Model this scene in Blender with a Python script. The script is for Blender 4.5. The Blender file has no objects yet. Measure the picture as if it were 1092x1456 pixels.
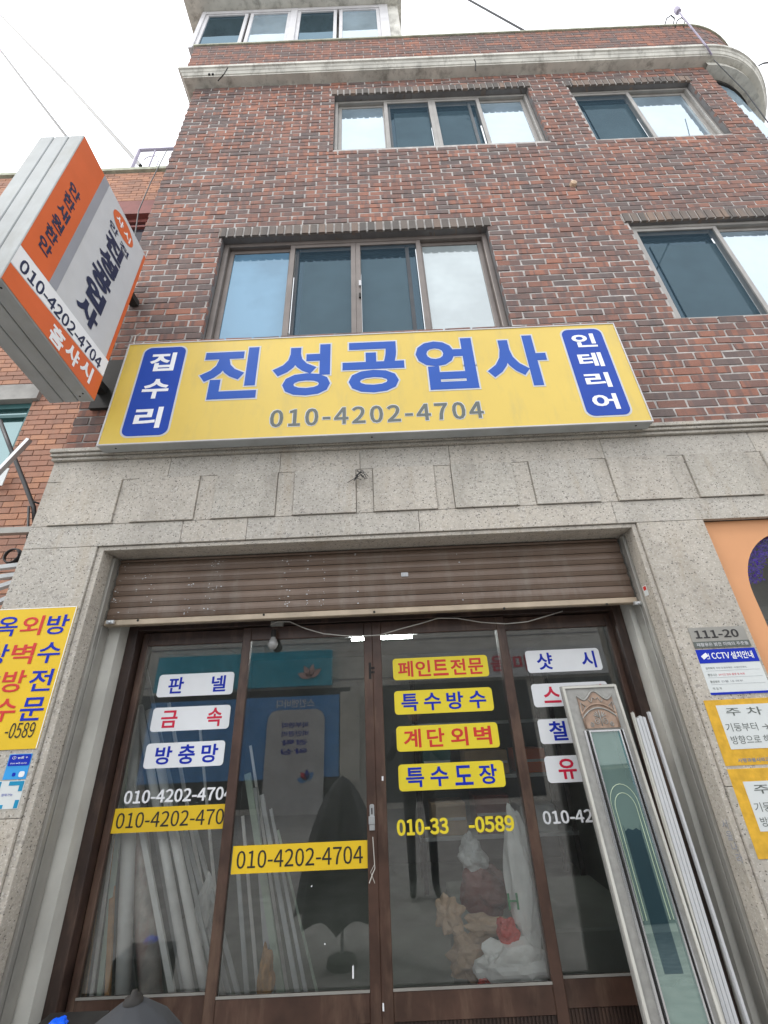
import bpy, bmesh, math, random
from mathutils import Vector, Matrix
random.seed(7)
S = bpy.context.scene
COL = S.collection
R = math.radians

# ------------------------------------------------------------------ camera
PITCH, ROLL, YAW, FPX, DIST, EYE = R(26.6156), R(-2.556), R(0.0766), 600.0, 2.169, 1.5
_f = Vector((math.sin(YAW)*math.cos(PITCH), math.cos(YAW)*math.cos(PITCH), math.sin(PITCH)))
_r = Vector((math.cos(YAW), -math.sin(YAW), 0)); _u = _r.cross(_f)
CR = _r*math.cos(ROLL)+_u*math.sin(ROLL); CU = -_r*math.sin(ROLL)+_u*math.cos(ROLL); CF = _f
CAM = Vector((0, -DIST, EYE))
cd = bpy.data.cameras.new('camera'); cam = bpy.data.objects.new('camera', cd); COL.objects.link(cam)
m3 = Matrix((CR, CU, -CF)).transposed()
cam.matrix_world = Matrix.Translation(CAM) @ m3.to_4x4()
cd.sensor_fit = 'HORIZONTAL'; cd.sensor_width = 36; cd.lens = 36*FPX/1092
cd.clip_start = 0.02; cd.clip_end = 500
S.camera = cam
# ------------------------------------------------------------------ world, sun, exposure
W = bpy.data.worlds.new('World'); S.world = W; W.use_nodes = True
nt = W.node_tree; nt.nodes.clear()
sky = nt.nodes.new('ShaderNodeTexSky'); sky.sky_type = 'NISHITA'; sky.sun_disc = False
SUN_EL, SUN_AZ = R(50), R(243)
sky.sun_elevation = SUN_EL; sky.sun_rotation = SUN_AZ
mx = nt.nodes.new('ShaderNodeMixRGB'); mx.inputs['Fac'].default_value = 0.88
mx.inputs['Color2'].default_value = (15.0, 15.3, 15.8, 1)
bg = nt.nodes.new('ShaderNodeBackground'); bg.inputs['Strength'].default_value = 0.10
wo = nt.nodes.new('ShaderNodeOutputWorld')
nt.links.new(sky.outputs[0], mx.inputs['Color1']); nt.links.new(mx.outputs[0], bg.inputs['Color']); nt.links.new(bg.outputs[0], wo.inputs['Surface'])
sd = bpy.data.lights.new('sun', 'SUN'); sd.energy = 0.75; sd.angle = R(14); sd.color = (1, .97, .92)
so = bpy.data.objects.new('sun', sd); COL.objects.link(so)
dirv = Vector((math.sin(SUN_AZ)*math.cos(SUN_EL), math.cos(SUN_AZ)*math.cos(SUN_EL), math.sin(SUN_EL)))
so.rotation_euler = dirv.to_track_quat('Z', 'Y').to_euler()
S.view_settings.view_transform = 'Standard'; S.view_settings.look = 'None'
S.view_settings.exposure = 0.68; S.view_settings.gamma = 1; S.view_settings.use_curve_mapping = False

# ------------------------------------------------------------------ helpers
def P(x, y, Y):
    """point of the world plane y = Y that the photograph shows at pixel (x, y)"""
    v = CF + CR*((x-546)/FPX) + CU*((728-y)/FPX)
    return CAM + v*((Y-CAM.y)/v.y)
def PXY(p):
    q = Vector(p)-CAM; D = q.dot(CF)
    return 546+FPX*q.dot(CR)/D, 728-FPX*q.dot(CU)/D, D

def tag(o, label=None, cat=None, group=None, kind=None):
    if label: o['label'] = label
    if cat: o['category'] = cat
    if group: o['group'] = group
    if kind: o['kind'] = kind
    return o
def empty(name, loc=(0, 0, 0), label=None, cat=None, group=None):
    o = bpy.data.objects.new(name, None); COL.objects.link(o); o.location = loc
    o.empty_display_size = .1
    return tag(o, label, cat, group)
class MB:
    def __init__(s): s.v = []; s.f = []; s.m = []
    def quad(s, a, b, c, d, mi=0):
        n = len(s.v); s.v += [tuple(a), tuple(b), tuple(c), tuple(d)]; s.f.append((n, n+1, n+2, n+3)); s.m.append(mi); return s
    def box(s, x0, x1, y0, y1, z0, z1, mi=0, j=0):
        n = len(s.v)
        for z in (z0, z1):
            for x, y in ((x0, y0), (x1, y0), (x1, y1), (x0, y1)):
                s.v.append((x+random.uniform(-j, j), y+random.uniform(-j, j), z+random.uniform(-j, j)))
        for q in ((0, 3, 2, 1), (4, 5, 6, 7), (0, 1, 5, 4), (1, 2, 6, 5), (2, 3, 7, 6), (3, 0, 4, 7)):
            s.f.append(tuple(n+i for i in q)); s.m.append(mi)
        return s
    def bar(s, a, b, w, d, mi=0, upv=(0, -1, 0)):
        """rectangular bar from a to b, w wide, d deep (d along upv)"""
        a = Vector(a); b = Vector(b); t = (b-a).normalized(); u = Vector(upv)
        u = (u-t*u.dot(t)).normalized(); r = t.cross(u)
        n = len(s.v)
        for p in (a, b):
            for sr, su in ((-1, -1), (1, -1), (1, 1), (-1, 1)):
                s.v.append(tuple(p+r*sr*w/2+u*su*d/2))
        for q in ((0, 3, 2, 1), (4, 5, 6, 7), (0, 1, 5, 4), (1, 2, 6, 5), (2, 3, 7, 6), (3, 0, 4, 7)):
            s.f.append(tuple(n+i for i in q)); s.m.append(mi)
        return s
    def tube(s, pts, r, n=8, mi=0, caps=True, rs=None):
        pts = [Vector(p) for p in pts]; base = len(s.v); up = Vector((0.13, -.97, .2))
        for i, p in enumerate(pts):
            t = (pts[min(i+1, len(pts)-1)]-pts[max(i-1, 0)]).normalized()
            u = (up-t*up.dot(t)).normalized(); w = t.cross(u)
            rr = rs[i] if rs else r
            for k in range(n):
                a = 2*math.pi*k/n; s.v.append(tuple(p+(u*math.cos(a)+w*math.sin(a))*rr))
        for i in range(len(pts)-1):
            for k in range(n):
                a = base+i*n+k; b = base+i*n+(k+1) % n
                s.f.append((a, b, b+n, a+n)); s.m.append(mi)
        if caps:
            s.f.append(tuple(base+k for k in range(n))[::-1]); s.m.append(mi)
            s.f.append(tuple(base+(len(pts)-1)*n+k for k in range(n))); s.m.append(mi)
        return s
    def lathe(s, c, prof, n=16, axis='z', mi=0):
        base = len(s.v)
        for r, h in prof:
            for k in range(n):
                a = 2*math.pi*k/n
                if axis == 'z': s.v.append((c[0]+r*math.cos(a), c[1]+r*math.sin(a), c[2]+h))
                else: s.v.append((c[0]+r*math.cos(a), c[1]+h, c[2]+r*math.sin(a)))
        for i in range(len(prof)-1):
            for k in range(n):
                a = base+i*n+k; b = base+i*n+(k+1) % n
                s.f.append((a, b, b+n, a+n)); s.m.append(mi)
        return s
    def prism(s, pts, y0, y1, mi=0):
        """outline pts (x,z) extruded from y0 (front) to y1"""
        n = len(s.v); k = len(pts)
        for y in (y0, y1):
            for x, z in pts: s.v.append((x, y, z))
        s.f.append(tuple(range(n, n+k))); s.m.append(mi)
        s.f.append(tuple(range(n+2*k-1, n+k-1, -1))); s.m.append(mi)
        for i in range(k):
            j = (i+1) % k; s.f.append((n+j, n+i, n+k+i, n+k+j)); s.m.append(mi)
        return s
    def build(s, name, mats, parent=None, smooth=False, kind=None):
        me = bpy.data.meshes.new(name); me.from_pydata(s.v, [], s.f)
        mats = mats if isinstance(mats, (list, tuple)) else [mats]
        for m in mats: me.materials.append(m)
        if len(mats) > 1: me.polygons.foreach_set('material_index', s.m)
        if smooth: me.polygons.foreach_set('use_smooth', [True]*len(s.f))
        me.update()
        bm = bmesh.new(); bm.from_mesh(me); bmesh.ops.recalc_face_normals(bm, faces=bm.faces); bm.to_mesh(me); bm.free()
        o = bpy.data.objects.new(name, me); COL.objects.link(o)
        if parent: o.parent = parent; o.matrix_parent_inverse = Matrix.Translation(-parent.location)
        if kind: o['kind'] = kind
        return o
def rrect(x0, x1, z0, z1, r, n=6):
    o = []
    for cx, cz, a0 in ((x1-r, z1-r, 0), (x0+r, z1-r, 90), (x0+r, z0+r, 180), (x1-r, z0+r, 270)):
        for i in range(n+1):
            a = R(a0+90*i/n); o.append((cx+r*math.cos(a), cz+r*math.sin(a)))
    return o
def bevel(o, w=.003, seg=1):
    md = o.modifiers.new('bevel', 'BEVEL'); md.width = w; md.segments = seg; md.limit_method = 'ANGLE'; return o

# text -> flat mesh, fitted into a rectangle of the unit square
_tc = {}
FONT = None
try: FONT = bpy.data.fonts.load(bpy.utils.resource_path('LOCAL')+'/datafiles/fonts/Noto Sans CJK Regular.woff2')   # the face Blender ships with
except Exception: pass
def glyphs(s, bold=.0, spacing=1.0):
    k = (s, bold, spacing)
    if k in _tc: return _tc[k]
    c = bpy.data.curves.new('lettering', 'FONT'); c.body = s; c.space_character = spacing; c.resolution_u = 3
    if FONT and s.isascii(): c.font = FONT; bold = bold*.42
    if bold: c.bevel_depth = bold; c.bevel_resolution = 0; c.fill_mode = 'FRONT'
    o = bpy.data.objects.new('lettering', c)
    me = bpy.data.meshes.new_from_object(o)
    vs = [v.co.copy() for v in me.vertices]; fs = [tuple(p.vertices) for p in me.polygons]
    bpy.data.objects.remove(o); bpy.data.curves.remove(c); bpy.data.meshes.remove(me)
    x0 = min(v.x for v in vs); x1 = max(v.x for v in vs); y0 = min(v.y for v in vs); y1 = max(v.y for v in vs); h = max(bold, 1e-6)
    _tc[k] = ([((v.x-x0)/(x1-x0), (v.y-y0)/(y1-y0), v.z/h) for v in vs], fs, (x1-x0)/(y1-y0))
    return _tc[k]
def text(s, x0, x1, z0, z1, Y, mat, parent=None, bold=.0, spacing=1.0, shear=0, into=None, grow=0):
    uv, fs, _ = glyphs(s, bold, spacing)
    mb = into or MB(); n = len(mb.v)
    x0 -= grow; x1 += grow; z0 -= grow; z1 += grow
    for u, v, w in uv: mb.v.append((x0+(x1-x0)*u+shear*v, Y-.0004*w, z0+(z1-z0)*v))
    for f in fs: mb.f.append(tuple(n+i for i in f)); mb.m.append(0)
    if into: return mb
    return mb.build('lettering', mat, parent)

# ------------------------------------------------------------------ materials
def new_mat(name):
    m = bpy.data.materials.new(name); m.use_nodes = True
    return m, m.node_tree, m.node_tree.nodes['Principled BSDF']
def N(nt, t, **kw):
    n = nt.nodes.new(t)
    for k, v in kw.items():
        if hasattr(n, k): setattr(n, k, v)
        else: n.inputs[k].default_value = v
    return n
def math_(nt, op, a, b=None):
    n = nt.nodes.new('ShaderNodeMath'); n.operation = op
    for i, q in enumerate((a, b)):
        if q is None: continue
        if isinstance(q, (int, float)): n.inputs[i].default_value = q
        else: nt.links.new(q, n.inputs[i])
    return n.outputs[0]
def ramp(nt, fac, stops, interp='LINEAR'):
    n = nt.nodes.new('ShaderNodeValToRGB'); n.color_ramp.interpolation = interp
    el = n.color_ramp.elements
    while len(el) > 1: el.remove(el[0])
    el[0].position = stops[0][0]; el[0].color = (*stops[0][1], 1) if len(stops[0][1]) == 3 else stops[0][1]
    for p, c in stops[1:]:
        e = el.new(p); e.color = (*c, 1)
    nt.links.new(fac, n.inputs[0]); return n.outputs[0]
def mixc(nt, fac, a, b, mode='MIX'):
    n = nt.nodes.new('ShaderNodeMixRGB'); n.blend_type = mode
    for i, q in enumerate((fac, a, b)):
        if isinstance(q, (int, float)): n.inputs[i].default_value = q
        elif isinstance(q, tuple): n.inputs[i].default_value = (*q, 1)
        else: nt.links.new(q, n.inputs[i])
    return n.outputs[0]
def pos(nt): return nt.nodes.new('ShaderNodeNewGeometry').outputs['Position']
def noise(nt, scale, detail=3, rough=.55, vec=None, stretch=None):
    n = N(nt, 'ShaderNodeTexNoise'); n.inputs['Scale'].default_value = scale; n.inputs['Detail'].default_value = detail; n.inputs['Roughness'].default_value = rough
    v = vec or pos(nt)
    if stretch:
        mp = nt.nodes.new('ShaderNodeMapping'); mp.inputs['Scale'].default_value = stretch; nt.links.new(v, mp.inputs[0]); v = mp.outputs[0]
    nt.links.new(v, n.inputs['Vector']); return n.outputs['Fac']
def bump(nt, b, h, strength=.3, dist=.002):
    n = nt.nodes.new('ShaderNodeBump'); n.inputs['Strength'].default_value = strength; n.inputs['Distance'].default_value = dist
    nt.links.new(h, n.inputs['Height']); nt.links.new(n.outputs[0], b.inputs['Normal'])
def plain(name, col, rough=.6, metal=0, var=.15, vscale=6, spec=.5, bumps=0, grime=None):
    m, nt, b = new_mat(name)
    f = noise(nt, vscale, 4)
    c = mixc(nt, ramp(nt, f, [(.35, (0, 0, 0)), (.68, (1, 1, 1))]), tuple(x*(1-var) for x in col), tuple(min(1, x*(1+var*.6)) for x in col))
    if grime:
        g = noise(nt, 9, 5, .7, stretch=(1, 1, .25))
        c = mixc(nt, ramp(nt, g, [(.5, (0, 0, 0)), (.72, (grime[1],)*3)]), c, grime[0])
    nt.links.new(c, b.inputs['Base Color'])
    b.inputs['Roughness'].default_value = rough; b.inputs['Metallic'].default_value = metal
    b.inputs['Specular IOR Level'].default_value = spec
    if bumps: bump(nt, b, noise(nt, 60, 4), bumps)
    return m
def brick_mat(name, X0, Z0, bw, bh, stops, band=.55, dark=(.125, .10, .098), grime=.6):
    m, nt, b = new_mat(name)
    p = pos(nt); sp = nt.nodes.new('ShaderNodeSeparateXYZ'); nt.links.new(p, sp.inputs[0])
    row = math_(nt, 'FLOOR', math_(nt, 'DIVIDE', math_(nt, 'SUBTRACT', sp.outputs['Z'], Z0), bh))
    par = math_(nt, 'MODULO', math_(nt, 'ABSOLUTE', row), 2)
    xs = math_(nt, 'DIVIDE', math_(nt, 'SUBTRACT', math_(nt, 'SUBTRACT', sp.outputs['X'], X0), math_(nt, 'MULTIPLY', par, bw/2)), bw)
    cell = math_(nt, 'FLOOR', xs)
    cb = nt.nodes.new('ShaderNodeCombineXYZ'); nt.links.new(cell, cb.inputs[0]); nt.links.new(row, cb.inputs[1])
    wn = nt.nodes.new('ShaderNodeTexWhiteNoise'); wn.noise_dimensions = '3D'; nt.links.new(cb.outputs[0], wn.inputs['Vector'])
    c = ramp(nt, wn.outputs['Value'], stops)
    # flashed bands across each brick
    cb2 = nt.nodes.new('ShaderNodeCombineXYZ'); nt.links.new(math_(nt, 'MULTIPLY', xs, bw*17), cb2.inputs[0]); nt.links.new(math_(nt, 'MULTIPLY', row, 7.31), cb2.inputs[1])
    nb = N(nt, 'ShaderNodeTexNoise'); nb.inputs['Scale'].default_value = 1.0; nb.inputs['Detail'].default_value = 1; nt.links.new(cb2.outputs[0], nb.inputs['Vector'])
    c = mixc(nt, ramp(nt, nb.outputs['Fac'], [(.51, (0, 0, 0)), (.57, (band,)*3)]), c, dark)
    fine = noise(nt, 140, 3, .7)
    c = mixc(nt, .35, c, mixc(nt, 1, c, ramp(nt, fine, [(.3, (.55,)*3), (.7, (1.35,)*3)]), 'MULTIPLY'))
    g = noise(nt, 1.3, 6, .65)
    c = mixc(nt, ramp(nt, g, [(.45, (0, 0, 0)), (.72, (grime,)*3)]), c, (.10, .09, .09))
    g3 = noise(nt, 2.6, 5, .7, stretch=(2.2, 1, .35))
    c = mixc(nt, ramp(nt, g3, [(.52, (0, 0, 0)), (.72, (grime*.8,)*3)]), c, (.075, .07, .07))
    nt.links.new(c, b.inputs['Base Color']); b.inputs['Roughness'].default_value = .85
    b.inputs['Specular IOR Level'].default_value = .25
    bump(nt, b, noise(nt, 120, 4, .7), .5, .003)
    return m
def granite(name, base, stain=.4):
    m, nt, b = new_mat(name)
    def specks(scale, lo, hi):
        v = N(nt, 'ShaderNodeTexVoronoi'); v.inputs['Scale'].default_value = scale; v.inputs['Randomness'].default_value = 1
        mp = nt.nodes.new('ShaderNodeMapping'); mp.inputs['Scale'].default_value = (1, 1, 1.25); nt.links.new(pos(nt), mp.inputs[0]); nt.links.new(mp.outputs[0], v.inputs['Vector'])
        sp = nt.nodes.new('ShaderNodeSeparateColor'); nt.links.new(v.outputs['Color'], sp.inputs[0])
        return sp.outputs
    s1 = specks(78, 0, 0); s2 = specks(185, 0, 0); s3 = specks(110, 0, 0)
    c = mixc(nt, s1[0], tuple(x*.90 for x in base), tuple(min(1, x*1.09) for x in base))
    c = mixc(nt, math_(nt, 'MULTIPLY', s3[1], .25), c, (.54, .47, .42))
    c = mixc(nt, ramp(nt, s1[1], [(.945, (0, 0, 0)), (.96, (.6,)*3)]), c, (.24, .22, .20))
    c = mixc(nt, ramp(nt, s2[1], [(.962, (0, 0, 0)), (.975, (.8,)*3)]), c, (.05, .048, .045))
    c = mixc(nt, ramp(nt, s2[2], [(.88, (0, 0, 0)), (.91, (.4,)*3)]), c, (.74, .72, .68))
    g = noise(nt, 1.6, 6, .7, stretch=(1.6, 1, .8))
    c = mixc(nt, ramp(nt, g, [(.47, (0, 0, 0)), (.75, (stain,)*3)]), c, (.22, .20, .17))
    g2 = noise(nt, 3.1, 5, .7, stretch=(2.4, 2.4, .5))
    c = mixc(nt, ramp(nt, g2, [(.54, (0, 0, 0)), (.74, (.4,)*3)]), c, (.36, .28, .18))
    nt.links.new(c, b.inputs['Base Color']); b.inputs['Roughness'].default_value = .62; b.inputs['Specular IOR Level'].default_value = .35
    bump(nt, b, noise(nt, 110, 4, .7), .35, .002)
    return m
def glass(name, tint=(1, 1, 1), refl=1.6, add=.04, rough=0.0, dirt=.05):
    m = bpy.data.materials.new(name); m.use_nodes = True; nt = m.node_tree; nt.nodes.clear()
    out = nt.nodes.new('ShaderNodeOutputMaterial'); tr = nt.nodes.new('ShaderNodeBsdfTransparent'); gl = nt.nodes.new('ShaderNodeBsdfGlossy')
    tr.inputs[0].default_value = (*tint, 1); gl.inputs['Roughness'].default_value = rough
    fr = nt.nodes.new('ShaderNodeFresnel'); fr.inputs[0].default_value = 1.5
    f = math_(nt, 'MINIMUM', math_(nt, 'ADD', math_(nt, 'MULTIPLY', fr.outputs[0], refl), add), 1)
    mx = nt.nodes.new('ShaderNodeMixShader'); nt.links.new(f, mx.inputs[0]); nt.links.new(tr.outputs[0], mx.inputs[1]); nt.links.new(gl.outputs[0], mx.inputs[2])
    df = nt.nodes.new('ShaderNodeBsdfDiffuse'); df.inputs[0].default_value = (.5, .5, .48, 1)
    m2 = nt.nodes.new('ShaderNodeMixShader')
    d = ramp(nt, noise(nt, 3, 6, .75), [(.35, (dirt*.3,)*3), (.8, (dirt*2.2,)*3)])
    nt.links.new(d, m2.inputs[0]); nt.links.new(mx.outputs[0], m2.inputs[1]); nt.links.new(df.outputs[0], m2.inputs[2])
    nt.links.new(m2.outputs[0], out.inputs[0]); return m
def winglass(name, back, g=.5, gcol=(1, 1, 1)):
    """tinted window glass with a blind or dark room right behind it"""
    m = bpy.data.materials.new(name); m.use_nodes = True; nt = m.node_tree; nt.nodes.clear()
    out = nt.nodes.new('ShaderNodeOutputMaterial'); gl = nt.nodes.new('ShaderNodeBsdfGlossy'); gl.inputs['Roughness'].default_value = .015
    gl.inputs[0].default_value = (*gcol, 1)
    df = nt.nodes.new('ShaderNodeBsdfDiffuse')
    nt.links.new(mixc(nt, ramp(nt, noise(nt, 2.2, 3), [(.35, (0, 0, 0)), (.65, (1, 1, 1))]), tuple(x*.7 for x in back), back), df.inputs[0])
    mx = nt.nodes.new('ShaderNodeMixShader'); mx.inputs[0].default_value = g
    b = nt.nodes.new('ShaderNodeBump'); b.inputs['Strength'].default_value = .12; b.inputs['Distance'].default_value = .01
    nt.links.new(noise(nt, 1.7, 1), b.inputs['Height']); nt.links.new(b.outputs[0], gl.inputs['Normal'])
    nt.links.new(df.outputs[0], mx.inputs[1]); nt.links.new(gl.outputs[0], mx.inputs[2]); nt.links.new(mx.outputs[0], out.inputs[0]); return m
def emit(name, col, s):
    m = bpy.data.materials.new(name); m.use_nodes = True; nt = m.node_tree; nt.nodes.clear()
    o = nt.nodes.new('ShaderNodeOutputMaterial'); e = nt.nodes.new('ShaderNodeEmission'); e.inputs[0].default_value = (*col, 1); e.inputs[1].default_value = s
    nt.links.new(e.outputs[0], o.inputs[0]); return m
BW, BH, BX0, BZ0 = .2, .0687, -2.0, 3.107
M = dict(
    brick=brick_mat('dark_red_brick', BX0, BZ0, BW, BH, [(0, (.155, .12, .11)), (.16, (.18, .125, .11)), (.3, (.225, .128, .105)), (.65, (.275, .135, .10)), (1, (.35, .158, .107))]), ubrick=brick_mat('grey_brown_brick', BX0, BZ0, .0705, 5, [(0, (.12, .11, .10)), (.6, (.18, .15, .13)), (1, (.25, .18, .14))], band=.1),
    orange_brick=brick_mat('orange_brick', -2.2, 0, .2, .0687, [(0, (.30, .17, .125)), (.5, (.38, .20, .14)), (1, (.47, .245, .155))], band=.15, dark=(.34, .23, .18), grime=.2),
    mortar=plain('pale_mortar', (.47, .445, .42), .9, var=.35, vscale=10, bumps=.4, grime=((.20, .18, .17), .7)),
    mortar_o=plain('tan_mortar', (.40, .31, .26), .9, var=.2, vscale=14),
    granite=granite('speckled_granite', (.445, .41, .35), .6), granite2=granite('grey_granite', (.42, .395, .345), .5),
    granite3=granite('stained_granite', (.42, .395, .34), .85),
    cornice=plain('weathered_plaster', (.58, .565, .51), .85, var=.18, vscale=5, grime=((.16, .15, .13), .75)),
    coping=plain('mossy_coping', (.40, .41, .32), .9, var=.3, vscale=9),
    reveal=plain('grey_render', (.15, .145, .145), .8, var=.2),
    bframe=plain('brown_grey_aluminium', (.17, .145, .13), .45, .25, var=.15),
    gframe=plain('grey_aluminium', (.30, .285, .265), .45, .2, var=.15),
    wframe=plain('white_upvc', (.56, .55, .56), .5, var=.1),
    slat=plain('brown_shutter_paint', (.155, .105, .075), .42, .1, var=.15, vscale=3, grime=((.22, .19, .16), .5)),
    slatbar=plain('bronze_bar', (.42, .34, .25), .4, .3, var=.2),
    rail=plain('dull_aluminium', (.34, .33, .30), .45, .4, var=.15),
    doorframe=plain('dark_brown_paint', (.040, .024, .019), .4, var=.3, vscale=7, grime=((.14, .085, .06), .6)),
    doorstile=plain('worn_brown_paint', (.068, .036, .025), .42, var=.3, vscale=8, grime=((.17, .11, .075), .6)),
    cream=plain('cream_panel', (.54, .53, .48), .6, var=.15, vscale=4),
    concrete=plain('concrete', (.32, .31, .29), .9, var=.2, bumps=.3),
    asphalt=plain('pale_bounce_road', (.30, .29, .275), .9, var=.25, vscale=6, bumps=.5),  # road tone raised to bounce light onto the doors and pipes
    paving=plain('paving', (.25, .24, .23), .9, var=.2, vscale=8, bumps=.3),
    yellow=plain('yellow_sign_face', (.66, .475, .085), .45, var=.05, vscale=2, grime=((.40, .33, .13), .3)),
    yellow2=plain('yellow_sticker', (.74, .49, .015), .5, var=.05), yellow3=plain('lemon_sticker', (.74, .59, .025), .5, var=.05),
    tape=plain('amber_tape', (.68, .39, .035), .35, var=.18, vscale=25), blue=plain('blue_vinyl', (.016, .062, .36), .5, var=.06, spec=.2), blue_l=plain('letter_blue', (.028, .095, .40), .5, var=.05, spec=.2),
    blue2=plain('deep_blue_print', (.01, .03, .40), .5, var=.05, spec=.2), navy=plain('navy_print', (.012, .018, .06), .5, var=.1),
    grey_ink=plain('grey_print', (.10, .115, .105), .5, var=.05), black=plain('black_print', (.02, .018, .018), .5, var=.05),
    red=plain('red_print', (.58, .03, .02), .5, var=.05), crimson=plain('crimson_print', (.62, .01, .05), .5, var=.05),
    white=plain('white_vinyl', (.80, .81, .82), .45, var=.04), offwhite=plain('off_white', (.54, .55, .56), .5, var=.05),
    paper=plain('laminated_paper', (.64, .67, .66), .35, var=.04), orange=plain('orange_vinyl', (.64, .125, .03), .4, var=.06),
    greyvinyl=plain('grey_vinyl', (.30, .31, .34), .4, var=.05), boxmetal=plain('sign_box_metal', (.38, .40, .40), .6, 0, spec=.2, var=.1, grime=((.25, .23, .18), .3)),
    dark=plain('dark_steel', (.03, .028, .026), .6, var=.3, spec=.2), cable=plain('black_cable', (.015, .015, .016), .5),
    whitecable=plain('white_cable', (.55, .53, .48), .5), steel=plain('galvanised_steel', (.55, .56, .56), .35, .6, var=.15),
    chrome=plain('bright_trim', (.75, .76, .77), .18, .9, var=.05),
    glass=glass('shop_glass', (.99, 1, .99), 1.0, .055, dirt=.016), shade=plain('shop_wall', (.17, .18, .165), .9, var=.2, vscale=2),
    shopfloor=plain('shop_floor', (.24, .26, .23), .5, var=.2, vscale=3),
    w_blue=winglass('window_glass_blue', (.13, .25, .36), .14, (.7, .88, 1)), w_white=winglass('window_glass_pale', (.34, .39, .40), .22, (.95, 1, 1)),
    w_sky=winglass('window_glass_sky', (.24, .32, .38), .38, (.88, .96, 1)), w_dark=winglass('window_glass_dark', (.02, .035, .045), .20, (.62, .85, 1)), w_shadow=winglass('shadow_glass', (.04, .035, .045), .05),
    orangewall=plain('orange_render', (.66, .32, .15), .7, var=.07, vscale=3), violet=plain('violet_blossom', (.14, .02, .90), .6, var=.4, vscale=60),
    maroon=plain('maroon_beam', (.20, .055, .045), .7), teal=plain('teal_frame', (.03, .11, .11), .5),
    tealglass=winglass('teal_glass', (.06, .13, .13), .25, (.8, 1, 1)), mirror=winglass('green_mirror', (.13, .20, .18), .33, (.78, .94, .88)), mirror_reflection=winglass('painted_reflection', (.02, .045, .055), .18, (.6, .8, .85)), etch=plain('etched_line', (.42, .50, .36), .5), blindglass=winglass('inner_sash_glass', (.10, .155, .18), .12, (.7, .9, 1)),
    tube_w=plain('white_plastic_pipe', (.84, .83, .80), .45, var=.12), tube_g=plain('grey_plastic_bar', (.50, .52, .52), .45, var=.2),
    tube_gr=plain('pale_green_bar', (.48, .58, .48), .5, var=.15), wood=plain('pine_batten', (.50, .27, .10), .6, var=.25, vscale=20),
    wrap=plain('plastic_wrapped_roll', (.60, .55, .50), .3, var=.3, vscale=14, grime=((.45, .10, .06), .6)),
    bag=plain('white_plastic_bag', (.82, .83, .81), .4, var=.15), bagtan=plain('crumpled_brown_paper', (.56, .40, .27), .7, var=.3),
    bagred=plain('red_plastic_bag', (.60, .04, .03), .4), bagmar=plain('maroon_bag', (.16, .035, .03), .5), card=plain('cardboard', (.36, .25, .15), .8, var=.2),
    greencol=plain('green_ink', (.02, .25, .09), .5), panel_grey=plain('grey_moulded_frame', (.31, .305, .285), .5, .15, var=.12, vscale=40, bumps=.2),
    bronze=plain('bronze_relief', (.33, .23, .17), .5, .2, var=.25, vscale=30), umb=plain('charcoal_fabric', (.030, .033, .038), .75, var=.15),
    brightblue=plain('bright_blue_plastic', (.0, .10, .80), .4), lilac=plain('lilac_grey_railing', (.32, .29, .38), .5),
    plant=plain('dry_plant', (.12, .15, .07), .8), lav=plain('dark_clothing', (.02, .022, .03), .85), skin=plain('skin', (.5, .3, .22), .6), hair=plain('black_hair', (.015, .012, .01), .6),
    teal_sign=plain('teal_sign_face', (.04, .42, .58), .5, var=.1), azure=plain('azure_sign_face', (.08, .30, .66), .5, var=.08), opp=plain('beige_tile', (.58, .57, .53), .7, var=.1),
    oppd=plain('dark_shopfront', (.06, .07, .075), .3), pinkleaf=plain('pale_pink_print', (.62, .42, .40), .5),
    bulbglass=plain('clear_bulb', (.30, .30, .29), .12), skyblue=plain('sky_blue_print', (.03, .32, .72), .5), grime_ink=plain('faded_ink', (.22, .23, .25), .6))
_sc = bpy.data.materials.new('insect_screen'); _sc.use_nodes = True; _n = _sc.node_tree; _n.nodes.clear()
_o = _n.nodes.new('ShaderNodeOutputMaterial'); _t = _n.nodes.new('ShaderNodeBsdfTransparent'); _d = _n.nodes.new('ShaderNodeBsdfDiffuse'); _d.inputs[0].default_value = (.045, .075, .10, 1)
_m = _n.nodes.new('ShaderNodeMixShader'); _m.inputs[0].default_value = .42
_n.links.new(_t.outputs[0], _m.inputs[1]); _n.links.new(_d.outputs[0], _m.inputs[2]); _n.links.new(_m.outputs[0], _o.inputs[0]); M['screen'] = _sc
M['tube_light'] = emit('fluorescent_tube', (.95, 1, .98), 45); M['warm_reflection'] = emit('warm_reflection', (1, .85, .5), 3)

# ------------------------------------------------------------------ ground
MB().box(-60, 60, -60, 40, -.3, 0).build('road', M['asphalt'], kind='structure')
MB().box(-2.05, 6, -.9, -.0, .0, .08).build('pavement', M['paving'], kind='structure')
for i in range(16):
    pass
# ------------------------------------------------------------------ main building
bld = empty('brick_building', (1, .0, 0), 'three storey dark red brick building with granite ground floor and curved right corner', 'building')
def B(mb, name, mat, parent=bld, **k): return mb.build(name, mat, parent, **k)
XL, XR = -2.0, 4.0
WINS = [(-1.285, 1.003, 4.055, 5.297), (2.212, 3.71, 4.045, 5.265), (-.35, 1.858, 6.712, 7.93), (2.313, 3.703, 6.70, 7.90)]
def split_rects(x0, x1, z0, z1, holes):
    xs = sorted({x0, x1, *[h[0] for h in holes], *[h[1] for h in holes]}); zs = sorted({z0, z1, *[h[2] for h in holes], *[h[3] for h in holes]})
    out = []
    for j in range(len(zs)-1):
        for i in range(len(xs)-1):
            cx = (xs[i]+xs[i+1])/2; cz = (zs[j]+zs[j+1])/2
            if not any(h[0] < cx < h[1] and h[2] < cz < h[3] for h in holes): out.append((xs[i], xs[i+1], zs[j], zs[j+1]))
    return out
MORT = .004
mw = MB()
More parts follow.
